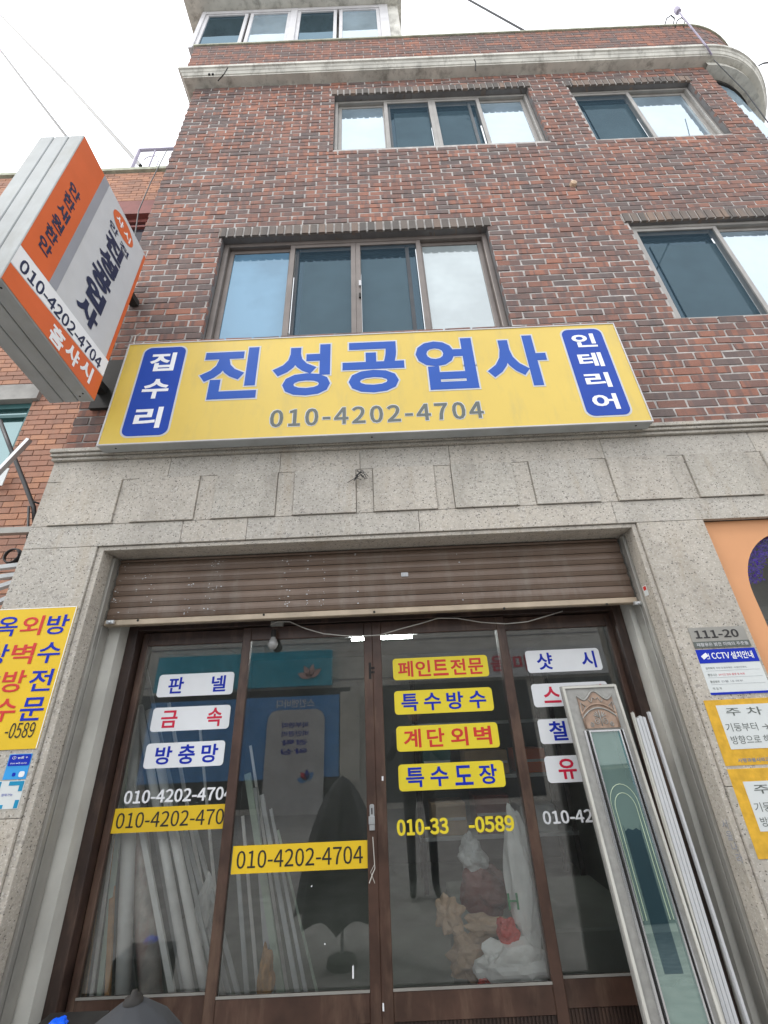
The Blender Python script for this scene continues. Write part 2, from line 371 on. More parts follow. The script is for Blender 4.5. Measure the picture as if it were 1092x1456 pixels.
for a, b, c, d in split_rects(XL+.004, XR-.004, 3.105, 8.27, WINS):
    mw.quad((a, MORT, c), (b, MORT, c), (b, MORT, d), (a, MORT, d))
mw.quad((XL+.009, 6, 3.1), (XL+.009, MORT, 3.1), (XL+.009, MORT, 8.27), (XL+.009, 6, 8.27))
B(mw, 'wall', M['mortar'])
# opening reveals (boxes round each window hole, behind the bricks)
for a, b, c, d in WINS:
    rv = MB(); rv.box(a-.03, a-.0005, .0095, .17, c, d).box(b+.0005, b+.03, .0095, .17, c, d).box(a, b, .0095, .17, d+.0005, d+.03).box(a, b, .0095, .17, c-.03, c-.0005)
    B(rv, 'window_reveal', M['reveal'])
# bricks
cand = []; cut = []
nrow = int((8.266-BZ0)/BH)
SOL = .125                                      # height of the upright course over each window
holes = [(a, b, c, d) for a, b, c, d in WINS]
sold = [(a-.035, b+.035, d, d+SOL) for a, b, c, d in WINS]
for r in range(nrow+1):
    z0 = BZ0+r*BH+.0072; z1 = BZ0+(r+1)*BH-.0072
    if z1 > 8.266: z1 = 8.264
    if z1-z0 < .02: continue
    xo = BX0+(r % 2)*BW/2-BW
    ks = range(0, 33)
    for k in ks:
        a = xo+k*BW+.008; b = a+BW-.016
        a = max(a, XL); b = min(b, XR)
        if b-a < .03: continue
        segs = [(a, b)]; zz = [(z0, z1)]
        lo, hi = z0, z1
        for h in holes+sold:
            if h[2] < (z0+z1)/2 < h[3]:
                ns = []
                for s0, s1 in segs:
                    if s1 <= h[0] or s0 >= h[1]: ns.append((s0, s1)); continue
                    if s0 < h[0]-.006: ns.append((s0, h[0]-(.006 if h in sold else 0)))
                    if s1 > h[1]+.006: ns.append((h[1]+(.006 if h in sold else 0), s1))
                segs = ns
        for s0, s1 in segs:
            if s1-s0 < .005: continue
            full = abs((s1-s0)-(BW-.016)) < .002
            (cand if full else cut).append((s0, s1, z0, z1, r))
SIGNPX = [(150, 487), (873, 463), (928, 600), (142, 634)]
def inpoly(x, y, pl):
    c = False; j = len(pl)-1
    for i in range(len(pl)):
        if (pl[i][1] > y) != (pl[j][1] > y) and x < (pl[j][0]-pl[i][0])*(y-pl[i][1])/(pl[j][1]-pl[i][1])+pl[i][0]: c = not c
        j = i
    return c
def area(c):
    x, y, D = PXY(((c[0]+c[1])/2, 0, (c[2]+c[3])/2))
    if not (-5 < x < 1097 and 0 < y < 1456): return 0
    if inpoly(x, y, [(170, 480), (885, 450), (945, 610), (120, 650)]) or inpoly(x, y, [(0, 395), (120, 192), (208, 365), (133, 572), (90, 572)]): return 0
    return 1/D**3
cand.sort(key=area, reverse=True)
ind, rest = cand[:298], cand[298:]+cut
variants = []
for i in range(8):
    mb = MB(); mb.box(-.092, .092, 0, .03, -(BH-.0144)/2, (BH-.0144)/2, j=.0026)
    o = mb.build('brick', M['brick']); variants.append(o.data)
    bpy.data.objects.remove(o)
for c in ind:
    o = bpy.data.objects.new('brick', random.choice(variants)); COL.objects.link(o)
    o.parent = bld; o.matrix_parent_inverse = Matrix.Translation((-1, 0, 0))
    o.location = ((c[0]+c[1])/2, random.uniform(-.0015, .0015), (c[2]+c[3])/2); o.rotation_euler = (random.uniform(-.02, .02), random.uniform(-.004, .004), random.uniform(-.006, .006))
mb = MB()
for a, b, c, d, r in rest:
    y = random.uniform(-.003, .002)
    mb.box(a, b, y, .03, c, d, j=.0022)
B(mb, 'brick', M['brick'], kind='stuff')
# upright brick course above the windows
ub = MB()
for (a, b, c, d) in sold:
    n = int((b-a)/.0705); w = (b-a)/n
    for k in range(n):
        ub.box(a+k*w+.008, a+(k+1)*w-.008, -.012+random.uniform(-.002, .002), .06, c+.001, d-.006, j=.001)
B(ub, 'upright_brick', M['ubrick'], kind='stuff')
for (a, b, c, d) in sold:
    mo = MB().box(a, b, -.004, .0035, c+.004, d)
    B(mo, 'mortar_bed', M['mortar'])
# left side wall bricks (visible corner)
sb = MB()
for r in range(nrow):
    z0 = BZ0+r*BH+.0055; z1 = z0+BH-.011
    for k in range(8):
        y0 = .034+k*.2+(r % 2)*.1
        sb.box(XL, XL+.008, y0, y0+.189, z0, z1)
B(sb, 'side_brick', M['brick'], kind='stuff')

# windows
def window(X0, X1, Z0, Z1, kinds, fm, fw=.04, sw=.035, bars=None, yf=.055):
    n = len(kinds); mb = MB()
    mb.box(X0+.002, X0+fw, yf, yf+.07, Z0+.002, Z1-.002).box(X1-fw, X1-.002, yf, yf+.07, Z0+.002, Z1-.002)
    mb.box(X0+fw, X1-fw, yf+.001, yf+.069, Z1-fw, Z1-.002).box(X0+fw, X1-fw, yf+.001, yf+.069, Z0+.002, Z0+fw)
    win = B(mb, 'window', fm); bevel(win, .003)
    ix0, ix1 = X0+fw, X1-fw; iz0, iz1 = Z0+fw, Z1-fw; pw = (ix1-ix0)/n
    for i, k in enumerate(kinds):
        a = ix0+pw*i-(.012 if i and kinds[i-1] != k else -.0006); b = ix0+pw*(i+1)+(.012 if i < n-1 and kinds[i+1] != k else -.0006)
        front = k == 'screen'
        y = yf+.006 if front else yf+.036
        s = MB(); s.box(a, a+sw, y, y+.026, iz0+.001, iz1-.001).box(b-sw, b, y, y+.026, iz0+.001, iz1-.001)
        s.box(a+sw, b-sw, y+.001, y+.025, iz1-sw, iz1-.001).box(a+sw, b-sw, y+.001, y+.025, iz0+.001, iz0+sw)
        sa = s.build('sash', fm, win); bevel(sa, .002)
        if front:
            MB().quad((a+sw, y+.012, iz0+sw), (b-sw, y+.012, iz0+sw), (b-sw, y+.012, iz1-sw), (a+sw, y+.012, iz1-sw)).build('insect_screen', M['screen'], win)
            off = .10 if i < n/2 else -.10
            MB().box(a+sw+.001, b-sw-.001, y+.055, y+.06, iz0+sw*.5, iz1-sw*.5).build('pane', M['w_dark'], win)
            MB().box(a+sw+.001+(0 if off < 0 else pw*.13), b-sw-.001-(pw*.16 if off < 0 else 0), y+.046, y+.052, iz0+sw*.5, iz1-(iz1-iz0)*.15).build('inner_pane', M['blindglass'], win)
            MB().box(a+pw*.78 if off < 0 else a+sw+.004, a+pw*.78+.03 if off < 0 else a+sw+.03, y+.030, y+.05, iz0+.01, iz1-.01).build('inner_stile', fm, win)
        else:
            MB().box(a+sw, b-sw, y+.010, y+.016, iz0+sw, iz1-sw).build('pane', M[k], win)
    return win
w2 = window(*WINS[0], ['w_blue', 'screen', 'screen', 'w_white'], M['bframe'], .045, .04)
MB().box(-.118, -.100, .045, .06, 4.66, 4.72).build('latch', M['wframe'], w2); MB().box(-.118, -.103, .047, .06, 4.52, 4.57).build('latch', M['dark'], w2)
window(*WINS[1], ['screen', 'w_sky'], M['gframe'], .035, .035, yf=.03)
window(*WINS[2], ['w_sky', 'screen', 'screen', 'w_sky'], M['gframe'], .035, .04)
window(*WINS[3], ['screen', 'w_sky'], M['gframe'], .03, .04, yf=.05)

# cornice and parapet swept round the plan of the building
ARC_R = 1.25; CX, CY = XR, ARC_R
def plan(d, nseg=22, back=2.0):
    pts = [(XL-d, back), (XL-d, -d)]
    pts += [(XL+(XR-XL)*i/10, -d) for i in range(1, 10)]
    r = ARC_R+d
    for i in range(nseg+1):
        a = R(-90+90*i/nseg); pts.append((CX+r*math.cos(a), CY+r*math.sin(a)))
    pts.append((CX+r, 4)); return pts
def sweep(profile, back=2.0):
    mb = MB(); rows = [[(x, y, z) for x, y in plan(d, back=back)] for d, z in profile]
    for i in range(len(rows)-1):
        for k in range(len(rows[0])-1):
            mb.quad(rows[i][k], rows[i][k+1], rows[i+1][k+1], rows[i+1][k])
    return mb
B(sweep([(-.25, 8.268), (.095, 8.268), (.095, 8.29), (.105, 8.292), (.118, 8.325), (.125, 8.33), (.135, 8.355), (.15, 8.36), (.15, 8.405), (.14, 8.415), (.05, 8.425)]), 'cornice', M['cornice'])
B(sweep([(.095, 8.42), (.095, 9.16)]), 'parapet_wall', M['mortar'])
pb = MB(); r = 0
for r in range(11):
    z0 = 8.40+r*.0687+.005; z1 = z0+.058
    x = XL-.10-(r % 2)*.1
    while x < XR:
        pb.box(max(x+.005, XL-.1), min(x+.195, XR), -.1, -.08, z0, z1, j=.001); x += .2
    rr = ARC_R+.1; da = .2/rr; a = -math.pi/2-(r % 2)*da/2
    while a < 0:
        b0 = max(a+.004, -math.pi/2); c0, s0, c1, s1 = math.cos(b0), math.sin(b0), math.cos(a+da-.004), math.sin(a+da-.004)
        q = [(CX+k*c, CY+k*s) for k, c, s in ((rr, c0, s0), (rr, c1, s1), (rr-.02, c1, s1), (rr-.02, c0, s0))]
        n = len(pb.v)
        for z in (z0, z1): pb.v += [(x_, y_, z) for x_, y_ in q]
        for f in ((0, 3, 2, 1), (4, 5, 6, 7), (0, 1, 5, 4), (1, 2, 6, 5), (2, 3, 7, 6), (3, 0, 4, 7)): pb.f.append(tuple(n+i for i in f)); pb.m.append(0)
        a += da
B(pb, 'parapet_brick', M['brick'], kind='stuff')
B(sweep([(.09, 9.15), (.115, 9.15), (.118, 9.17), (.05, 9.18)]), 'coping', M['coping'])
B(sweep([(-.8, 9.14), (.09, 9.14)]), 'roof', M['concrete'])
# curved corner: soffit, glazed bay
sf = MB(); gw = MB(); fr = MB(); nb = 16
for i in range(nb):
    a0, a1 = R(-90+90*i/nb), R(-90+90*(i+1)/nb)
    def q(rad, a, z): return (CX+rad*math.cos(a), CY+rad*math.sin(a), z)
    sf.quad(q(1.12, a0, 8.2), q(1.29, a0, 8.2), q(1.29, a1, 8.2), q(1.12, a1, 8.2)); sf.quad(q(1.29, a0, 8.2), q(1.29, a1, 8.2), q(1.29, a1, 8.28), q(1.29, a0, 8.28))
    gw.quad(q(1.15, a0, 6.6), q(1.15, a1, 6.6), q(1.15, a1, 8.2), q(1.15, a0, 8.2))
    fr.quad(q(1.17, a0, 8.13), q(1.17, a1, 8.13), q(1.17, a1, 8.199), q(1.17, a0, 8.199)); fr.quad(q(1.17, a0, 8.13), q(1.17, a1, 8.13), q(1.15, a1, 8.13), q(1.15, a0, 8.13))
B(sf, 'corner_soffit', M['cornice']); bay = B(gw, 'corner_window', M['w_sky']); fr.build('window_frame', M['dark'], bay)
cw = MB()
for i in range(nb):
    a0, a1 = R(-90+90*i/nb), R(-90+90*(i+1)/nb)
    cw.quad((CX+1.25*math.cos(a0), CY+1.25*math.sin(a0), 0), (CX+1.25*math.cos(a1), CY+1.25*math.sin(a1), 0), (CX+1.25*math.cos(a1), CY+1.25*math.sin(a1), 6.6), (CX+1.25*math.cos(a0), CY+1.25*math.sin(a0), 6.6))
cw.box(XR-.03, XR-.002, .031, .3, 6.6, 8.268)
B(cw, 'curved_wall', M['brick'])

# top floor room over the parapet
pen = MB(); pen.box(-2.05, .42, .06, 3, 9.18, 11.2)
B(pen, 'top_floor_wall', M['cornice'])
tw = [(-2.14, -1.56, 'w_dark'), (-1.52, -.97, 'w_sky'), (-.87, -.34, 'w_dark'), (-.30, .24, 'w_sky')]
mb = MB(); mb.box(-2.2, -2.145, -.09, .05, 9.181, 10.42).box(-.965, -.875, -.09, .05, 9.21, 10.42).box(.245, .36, -.09, .05, 9.21, 10.42).box(-2.145, .36, -.1, .05, 9.181, 9.21).box(-2.145, .36, -.088, .05, 10.34, 10.42)
tf = B(mb, 'top_floor_window', M['wframe']); bevel(tf, .004)
for a, b, k in tw:
    s = MB(); s.box(a-.003, a+.04, -.075, -.05, 9.212, 10.338).box(b-.04, b+.003, -.075, -.05, 9.212, 10.338).box(a+.04, b-.04, -.074, -.051, 9.212, 9.245).box(a+.04, b-.04, -.074, -.051, 10.31, 10.338)
    s.build('sash', M['wframe'], tf)
    MB().box(a+.04, b-.04, -.06, -.055, 9.245, 10.31).build('pane', M[k], tf)
B(MB().box(.361, .50, -.07, .059, 9.181, 10.42), 'corner_post', M['cornice'])
ev = MB().box(-2.42, .56, -.27, 2, 10.425, 10.48).box(-2.42, .56, -.27, -.25, 10.48, 10.6).box(-2.42, -2.40, -.249, 2, 10.48, 10.6)
B(ev, 'eave', M['cornice'])
# ------------------------------------------------------------------ granite ground floor
OX0, OX1, OZ = -1.61, 1.415, 2.452
def slab(x0, x1, z0, z1, y0=0, mat='granite', y1=.03):
    o = B(MB().box(x0+.0012, x1-.0012, y0, y1, z0+.0012, z1-.0012), 'stone_slab', M[mat]); return bevel(o, .0015)
ED = -2.03; RE = 4.0
gm = ['granite', 'granite2', 'granite3']
B(MB().box(ED+.004, RE, .0305, .05, 2.452, 3.03).box(ED+.004, OX0-.001, .0305, .05, 0, 2.452).box(OX1+.001, 1.79, .0305, .05, 0, 2.452), 'stone_backing', M['dark'])
xs = [ED, -1.30, -.62, -.13, .42, 1.36, 2.28, 3.2, RE]
for i in range(len(xs)-1): slab(xs[i], xs[i+1], 2.885, 3.03, 0, gm[i % 2])
xs = [ED, -1.15, -.78, .20, 1.31, 2.25, 3.1, RE]
for i in range(len(xs)-1): slab(xs[i], xs[i+1], 2.452, 2.588, 0, gm[(i+1) % 2])
k = 0; x = -1.934; prev = ED
while x < RE-.3:
    slab(prev, x, 2.588, 2.885, 0, 'granite'); 
    o = slab(x, x+.368, 2.589, 2.884, -.011, gm[(k*2+1) % 3] if k else 'granite'); prev = x+.368; x += .470; k += 1
slab(prev, RE, 2.588, 2.885)
for z0, z1 in ((1.2, 2.452), (.0, 1.2)):
    slab(ED, OX0, z0, z1, 0, 'granite2' if z0 else 'granite'); slab(OX1, 1.79, z0, z1, 0, 'granite' if z0 else 'granite2')
# ledge mouldings
ld = MB(); ld.box(-2.045, RE, -.045, .03, 3.078, 3.104).box(-2.042, RE, -.034, .03, 3.055, 3.074).box(-2.038, RE, -.02, .03, 3.032, 3.051).box(-2.03, RE, -.012, .03, 3.051, 3.055).box(-2.03, RE, -.02, .03, 3.074, 3.078)
bevel(B(ld, 'ledge', M['granite3']), .002)
# architrave step and reveals of the shop opening
ar = MB()
IX0, IX1, IZ = -1.575, 1.388, 2.428
ar.box(OX0+.001, IX0, .012, .05, 0, OZ-.001).box(IX1, OX1-.001, .012, .05, 0, OZ-.001).box(IX0, IX1, .012, .05, IZ, OZ-.001)
ar.box(IX0-.03, IX0-.0005, .05, .34, 0, IZ).box(IX1+.0005, IX1+.03, .05, .34, 0, IZ).box(IX0-.03, IX1+.03, .0505, .34, IZ+.0005, IZ+.03)
bevel(B(ar, 'opening_surround', M['granite']), .002)
# side of the pillar, left
B(MB().box(ED, ED+.003, .031, 2, 0, 3.03), 'side_wall', M['concrete'])
# roller shutter
sh = MB().box(IX0+.02, IX1-.02, .20, .21, 2.06, 2.425); shut = B(sh, 'roller_shutter', M['dark'])
z = 2.075; i = 0
while z < 2.42:
    s = MB(); n = 5; zt = min(z+.063, 2.424)
    for q in range(n):
        t0, t1 = q/n, (q+1)/n
        ya = .160-.008*math.sin(math.pi*t0); yb = .160-.008*math.sin(math.pi*t1)
        s.quad((IX0+.018, ya, z+(zt-z)*t0), (IX1-.018, ya, z+(zt-z)*t0), (IX1-.018, yb, z+(zt-z)*t1), (IX0+.018, yb, z+(zt-z)*t1))
    s.quad((IX0+.018, .160, z), (IX1-.018, .160, z), (IX1-.018, .19, z), (IX0+.018, .19, z))
    s.quad((IX0+.018, .151, z+.022), (IX1-.018, .151, z+.022), (IX1-.018, .1495, z+.0235), (IX0+.018, .1495, z+.0235))
    s.build('slat', M['slat'], shut, smooth=False); z += .0665
bb = MB().box(IX0+.018, IX1-.018, .140, .185, 2.036, 2.068).build('bottom_bar', M['slatbar'], shut); bevel(bb, .004)
scm = MB()
for px, py in ((196, 882), (375, 874), (532, 870), (717, 865), (863, 859)):
    p = P(px, py, .139); scm.lathe((p.x, .139, p.z), [(0, -.003), (.006, -.002), (.007, .002)], 8, 'y')
scm.build('screw', M['dark'], shut, kind='stuff')
fl = MB()
for cx, w, n in ((-1.53, .03, 7), (-1.35, .03, 3), (-1.12, .02, 5), (-.98, .045, 9), (-.58, .03, 7), (-.37, .015, 4), (-.18, .02, 2), (.42, .01, 2), (-1.43, .05, 3), (-.45, .01, 3)):
    for k in range(n*3):
        zz = random.choice([2.10, 2.166, 2.233, 2.30, 2.366])+random.uniform(-.018, .03); xx = cx+random.uniform(-w, w)
        if (zz-2.075) % .0665 > .055: continue
        ww = random.uniform(.002, .011); hh = random.uniform(.0015, .006)
        fl.quad((xx, .1485, zz), (xx+ww, .1485, zz), (xx+ww*random.uniform(.6, 1), .1485, zz+hh), (xx+random.uniform(0, .002), .1485, zz+hh))
fl.build('paint_fleck', M['offwhite'], shut, kind='stuff')
sk = MB().prism(rrect(.085, .125, 2.245, 2.268, .002), .1475, .1487).build('sticker', M['offwhite'], shut); text('0113', .089, .121, 2.249, 2.263, .1472, M['grime_ink'], shut)
for x0, x1 in ((IX0+.001, IX0+.017), (IX1-.017, IX1-.001)):
    gr = MB().box(x0, x1, .10, .128, 0, 2.42).box(x0, x1, .135, .20, 0, 2.035)
    bevel(gr.build('guide_rail', M['rail'], shut), .002)
for px, py in ((158, 884), (906, 857)):
    p = P(px, py, .13); MB().box(p.x-.02, p.x+.02, .118, .134, p.z-.012, p.z+.006).lathe((p.x, .126, p.z-.005), [(0, -.02), (.007, -.018), (.007, 0)], 8, 'y').build('lock', M['steel'], shut)
# cream inner side panels
for x0, x1, s in ((IX0, IX0+.075, 1), (IX1-.04, IX1, 0)):
    B(MB().box(x0+.001, x1, .212, .318, .05, 2.2), 'side_panel', M['cream'])
# ------------------------------------------------------------------ door set
YD = .32
fx0, fx1 = -1.50, 1.348
df = MB().box(fx0, fx0+.055, YD-.03, YD+.09, .05, 2.25).box(fx1-.05, fx1, YD-.03, YD+.09, .05, 2.25).box(fx0+.055, fx1-.05, YD-.03, YD+.09, 2.035, 2.25).box(fx0+.055, fx1-.05, YD-.029, YD+.089, .05, .075)
df.box(fx0+.055, fx1-.05, YD-.036, YD-.031, 2.055, 2.075)
dset = B(df, 'door_frame', M['doorframe']); bevel(dset, .003)
panes = [(-1.405, -.842, .04, 'l'), (-.792, -.145, .0, 'r'), (-.047, .620, .0, 'l'), (.672, 1.27, .04, 'r')]
stl = [(.035, .025), (.048, .048), (.05, .05), (.05, .045)]
for i, ((a, b, dy, s), (sl, sr)) in enumerate(zip(panes, stl)):
    y = YD-.012+dy
    mb = MB().box(a-sl, a, y, y+.034, .08, 2.03).box(b, b+sr, y, y+.034, .08, 2.03).box(a, b, y+.001, y+.033, 1.957, 2.03).box(a, b, y+.001, y+.033, .405, .497).box(a, b, y+.001, y+.033, .08, .13)
    leaf = B(mb, 'sliding_door', M['doorstile']); bevel(leaf, .003)
    MB().box(a-.003, b+.003, y+.014, y+.019, .494, 1.96).build('pane', M['glass'], leaf)
    MB().box(a, b, y-.001, y+.0005, .497, .506).build('glazing_bead', M['rail'], leaf)
    kp = MB().box(a, b, y+.012, y+.02, .131, .404)
    x = a+.004
    while x < b-.008: kp.box(x, x+.008, y+.005, y+.0119, .131, .404); x += .016
    kp.build('kick_panel', M['doorframe'], leaf)
# door gear
hp = empty('door_hasp', (P(529, 1165, .3).x, .3, P(529, 1165, .3).z), 'small silver hasp and padlock on the middle door stile', 'lock')
p = hp.location
hm = MB().prism(rrect(p.x-.011, p.x+.011, p.z+.005, p.z+.06, .008), YD-.018, YD-.0125).build('hasp', M['steel'], hp)
MB().box(p.x-.003, p.x+.003, YD-.02, YD-.0185, p.z+.02, p.z+.045).build('slot', M['black'], hp)
MB().box(p.x-.016, p.x+.013, YD-.028, YD-.0185, p.z-.018, p.z+.012).build('staple', M['steel'], hp)
MB().box(p.x-.013, p.x+.012, YD-.026, YD-.0125, p.z-.042, p.z-.020).build('padlock', M['steel'], hp)
st = MB(); pts = [P(530, 1190, .29), P(531, 1205, .29), P(533, 1235, .295), P(530, 1242, .29), P(525, 1256, .29)]
st.tube(pts, .0022, 5); st.tube([P(533, 1228, .292), P(527, 1240, .29), P(533, 1256, .293)], .0012, 4)
tag(st.build('string', M['whitecable']), 'frayed off-white string hanging from the padlock', 'string')
mk = MB()
for px, py, w, h in ((544, 1107, .004, .009), (502, 1382, .003, .02), (545, 1432, .003, .012), (462, 1342, .002, .002), (443, 1260, .0025, .0025)):
    q = P(px, py, YD-.0135 if px > 510 else YD); mk.box(q.x-w, q.x+w, q.y-.001, q.y, q.z-h, q.z+h, j=.0008)
B(mk, 'paint_spot', M['white'], kind='stuff')
# stile mark
text('ㅑ', *(lambda p, q: (p.x, q.x, q.z, p.z))(P(524, 942, .305), P(533, 965, .305)), .3072, M['dark'], dset, bold=.03)

# ------------------------------------------------------------------ shop interior
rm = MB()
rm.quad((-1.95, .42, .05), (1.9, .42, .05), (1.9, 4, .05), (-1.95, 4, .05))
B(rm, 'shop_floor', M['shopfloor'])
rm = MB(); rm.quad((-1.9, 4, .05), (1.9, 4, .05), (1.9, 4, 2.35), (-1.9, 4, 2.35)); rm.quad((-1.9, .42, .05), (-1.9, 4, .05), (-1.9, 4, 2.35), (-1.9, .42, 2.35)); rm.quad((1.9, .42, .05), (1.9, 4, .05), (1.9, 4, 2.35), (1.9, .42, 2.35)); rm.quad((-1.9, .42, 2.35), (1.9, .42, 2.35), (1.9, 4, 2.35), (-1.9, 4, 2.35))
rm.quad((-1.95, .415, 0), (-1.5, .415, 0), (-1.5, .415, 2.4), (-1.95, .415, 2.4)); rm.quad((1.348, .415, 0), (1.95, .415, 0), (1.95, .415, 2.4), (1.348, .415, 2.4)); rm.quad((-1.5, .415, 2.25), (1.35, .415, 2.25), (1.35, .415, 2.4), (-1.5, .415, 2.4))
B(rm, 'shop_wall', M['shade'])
lt = empty('ceiling_light', (-.07, 2, 2.25), 'lit white fluorescent tube on the shop ceiling behind the glass', 'lamp')
MB().tube([(-.36, 2, 2.235), (.22, 2, 2.235)], .014, 8).build('tube', M['tube_light'], lt); MB().box(-.42, .28, 1.97, 2.03, 2.262, 2.348).build('fitting', M['white'], lt)
# back-room goods
def thing_box(name, label, cat, x0, x1, y0, y1, z0, z1, mat, group=None, lid=None):
    o = MB().box(x0, x1, y0, y1, z0, z1).build(name, mat); bevel(o, .006)
    tag(o, label, cat, group)
    MB().box(x0+.01, x1-.01, y0-.002, y0-.0005, (z0+z1)/2-.012, (z0+z1)/2+.012).build('tape_strip', lid or M['card'], o); return o
shf = empty('storage_shelf', (1.0, 3.2, .05), 'dark metal shelf at the back of the shop behind the right doors', 'shelf')
for x in (.25, 1.75):
    for y in (3.0, 3.5): MB().box(x-.02, x+.02, y-.02, y+.02, .05, 2.1).build('post', M['dark'], shf)
for z in (.45, .95, 1.45): MB().box(.22, 1.78, 2.98, 3.52, z, z+.03).build('shelf_board', M['tube_g'], shf)
cc = [('card', .35, .7, .48, .75, 'brown carton at the left end of the low back shelf'), ('bagmar', .8, 1.15, .48, .8, 'maroon box in the middle of the low back shelf'), ('tube_g', 1.25, 1.6, .48, .7, 'grey box at the right end of the low back shelf'), ('teal', .3, .6, .98, 1.25, 'dark teal box at the left end of the upper back shelf'), ('card', .75, 1.2, .98, 1.2, 'wide brown carton in the middle of the upper back shelf'), ('orange', 1.3, 1.6, .98, 1.2, 'orange box at the right end of the upper back shelf')]
for m_, a, b, c, d, l in cc: thing_box('storage_box', l, 'box', a, b, 3.02, 3.4, c+.001, d, M[m_], 'boxes stored inside the shop', M['offwhite'])
# leaning stock behind the left doors: (label, px top, px bottom, width px->m, mat, round?)
def lean(name, label, top, bot, Y0, Y1, w, mat, rnd=True, cat='pipe', group='pipes and bars leaning behind the left glass doors'):
    a = P(*top, Y0); b = P(*bot, Y1); d = (b-a)
    b2 = a+d*((a.z-.06)/(a.z-b.z))
    mb = MB()
    if rnd: mb.tube([a, b2], w/2, 14)
    else: mb.bar(a, b2, w, w*.6)
    o = mb.build(name, mat, smooth=False)
    if rnd: o.data.polygons.foreach_set('use_smooth', [len(p.vertices) == 4 for p in o.data.polygons])
    tag(o, label, cat, group)
    c = MB().tube([a+(a-b2).normalized()*.0005, a+(a-b2).normalized()*.002], w*.36, 12) if rnd else MB().bar(a+(a-b2).normalized()*.0005, a+(a-b2).normalized()*.002, w*.6, w*.3)
    c.build('end_hole', M['dark'], o)
    return o
lean('metal_strip', 'thin pale metal strip, leftmost of the stock behind the far left glass door', (178, 1060), (129, 1423), .50, .44, .014, M['tube_w'], False, 'strip')
lean('green_bar', 'pale green bar between the thin strip and the orange batten', (184, 1050), (141, 1423), .52, .46, .022, M['tube_gr'], False, 'bar')
lean('wood_batten', 'orange pine batten standing behind the far left glass door', (166, 1120), (153, 1421), .52, .45, .022, M['wood'], False, 'batten')
lean('wide_pipe', 'wide white film-wrapped pipe beside the orange batten', (190, 1010), (174, 1421), .56, .50, .065, M['tube_w'])
lean('wrapped_roll', 'thick plastic-wrapped roll with red marks behind the far left glass door', (184, 1030), (216, 1421), .66, .58, .10, M['wrap'], cat='roll')
lean('cream_bar', 'slim cream bar right of the red-marked roll', (172, 1020), (246, 1417), .56, .47, .026, M['tube_w'], False, 'bar')
lean('white_pipe', 'long white pipe rising highest beside the sticker stack on the far left glass', (198, 1004), (271, 1417), .58, .46, .042, M['tube_w'])
lean('white_pipe', 'white pipe just right of the tallest pipe behind the far left glass', (212, 1010), (293, 1413), .60, .48, .044, M['tube_w'])
lean('grey_bar', 'grey bar at upper left behind the far left glass', (207, 950), (240, 1100), .75, .65, .018, M['tube_g'], False, 'bar')
for i, (a, b, l) in enumerate([((262, 1175), (322, 1400), 'dark grey bar close to the left door stile'), ((275, 1170), (330, 1380), 'second dark grey bar, touching the left door stile')]):
    lean('grey_bar', l, a, b, .75, .65, .02, M['tube_g'], False, 'bar')
for i, (a, b, w, m_, l) in enumerate([((362, 1120), (385, 1422), .028, 'tube_g', 'grey bar, leftmost behind the second glass door'), ((352, 1100), (401, 1420), .034, 'tube_gr', 'pale green bar behind the second glass door'), ((372, 1130), (424, 1418), .022, 'tube_g', 'bluish grey bar right of the pale green bar'), ((385, 1150), (436, 1416), .016, 'tube_g', 'thin grey bar, rightmost behind the second glass door'), ((338, 1230), (352, 1424), .02, 'tube_g', 'short grey bar by the foot of the second glass door')]):
    lean('leaning_bar', l, a, b, .70, .58, w, M[m_], False, 'bar')
for a, b, w, m_, r_, l in [((196, 1040), (262, 1415), .02, 'tube_g', False, 'thin grey bar between the two tall white pipes'), ((240, 1000), (312, 1400), .018, 'tube_w', False, 'thin white bar crossing behind the lowest white sticker'), ((160, 1060), (190, 1421), .03, 'tube_g', True, 'grey pipe half hidden by the red-marked roll'), ((150, 1180), (118, 1424), .02, 'wood', False, 'dull batten at the extreme left inside the far left glass door'), ((282, 1010), (318, 1400), .014, 'tube_w', False, 'very thin white strip beside the left door stile'), ((356, 1060), (410, 1420), .014, 'tube_w', False, 'thin white strip between the bars behind the second glass door'), ((395, 1180), (452, 1415), .012, 'tube_gr', False, 'thin green strip at the right of the bars behind the second glass door'), ((345, 1160), (368, 1424), .016, 'tube_w', False, 'short white strip at the left of the bars behind the second glass door')]:
    lean('thin_bar', l, a, b, .80, .70, w, M[m_], r_, 'bar')
# crumpled bags, paper
def crumple(name, label, c, rx, ry, rz, mat, cat='bag', seed=0, amp=.35, sub=4, group=None, parent=None):
    rnd = random.Random(seed); bm = bmesh.new(); bmesh.ops.create_icosphere(bm, subdivisions=sub, radius=1)
    from mathutils import noise as mn
    for v in bm.verts:
        p = v.co*2.1+Vector((seed*3.1, 0, 0)); k = 1+amp*(mn.noise(p*.8))*1.3+amp*.45*(abs(mn.noise(p*1.9))-.2)+amp*.18*abs(mn.noise(p*4))
        v.co = Vector((v.co.x*rx*k+c[0], v.co.y*ry*k+c[1], v.co.z*rz*k+c[2]))
    me = bpy.data.meshes.new(name); bm.to_mesh(me); bm.free(); me.materials.append(mat)
    o = bpy.data.objects.new(name, me); COL.objects.link(o)
    if parent: o.parent = parent; o.matrix_parent_inverse = Matrix.Translation(-parent.location)
    if label: tag(o, label, cat, group)
    return o
def px2(x, y, Y): p = P(x, y, Y); return (p.x, p.y, p.z)
wb = crumple('plastic_bag', 'tall white plastic sack with green print hanging behind the third glass door', px2(741, 1250, .47), .066, .045, .27, M['bag'], seed=3, amp=.28)
g = 'bags and scrap paper piled behind the third glass door'
wb['group'] = g
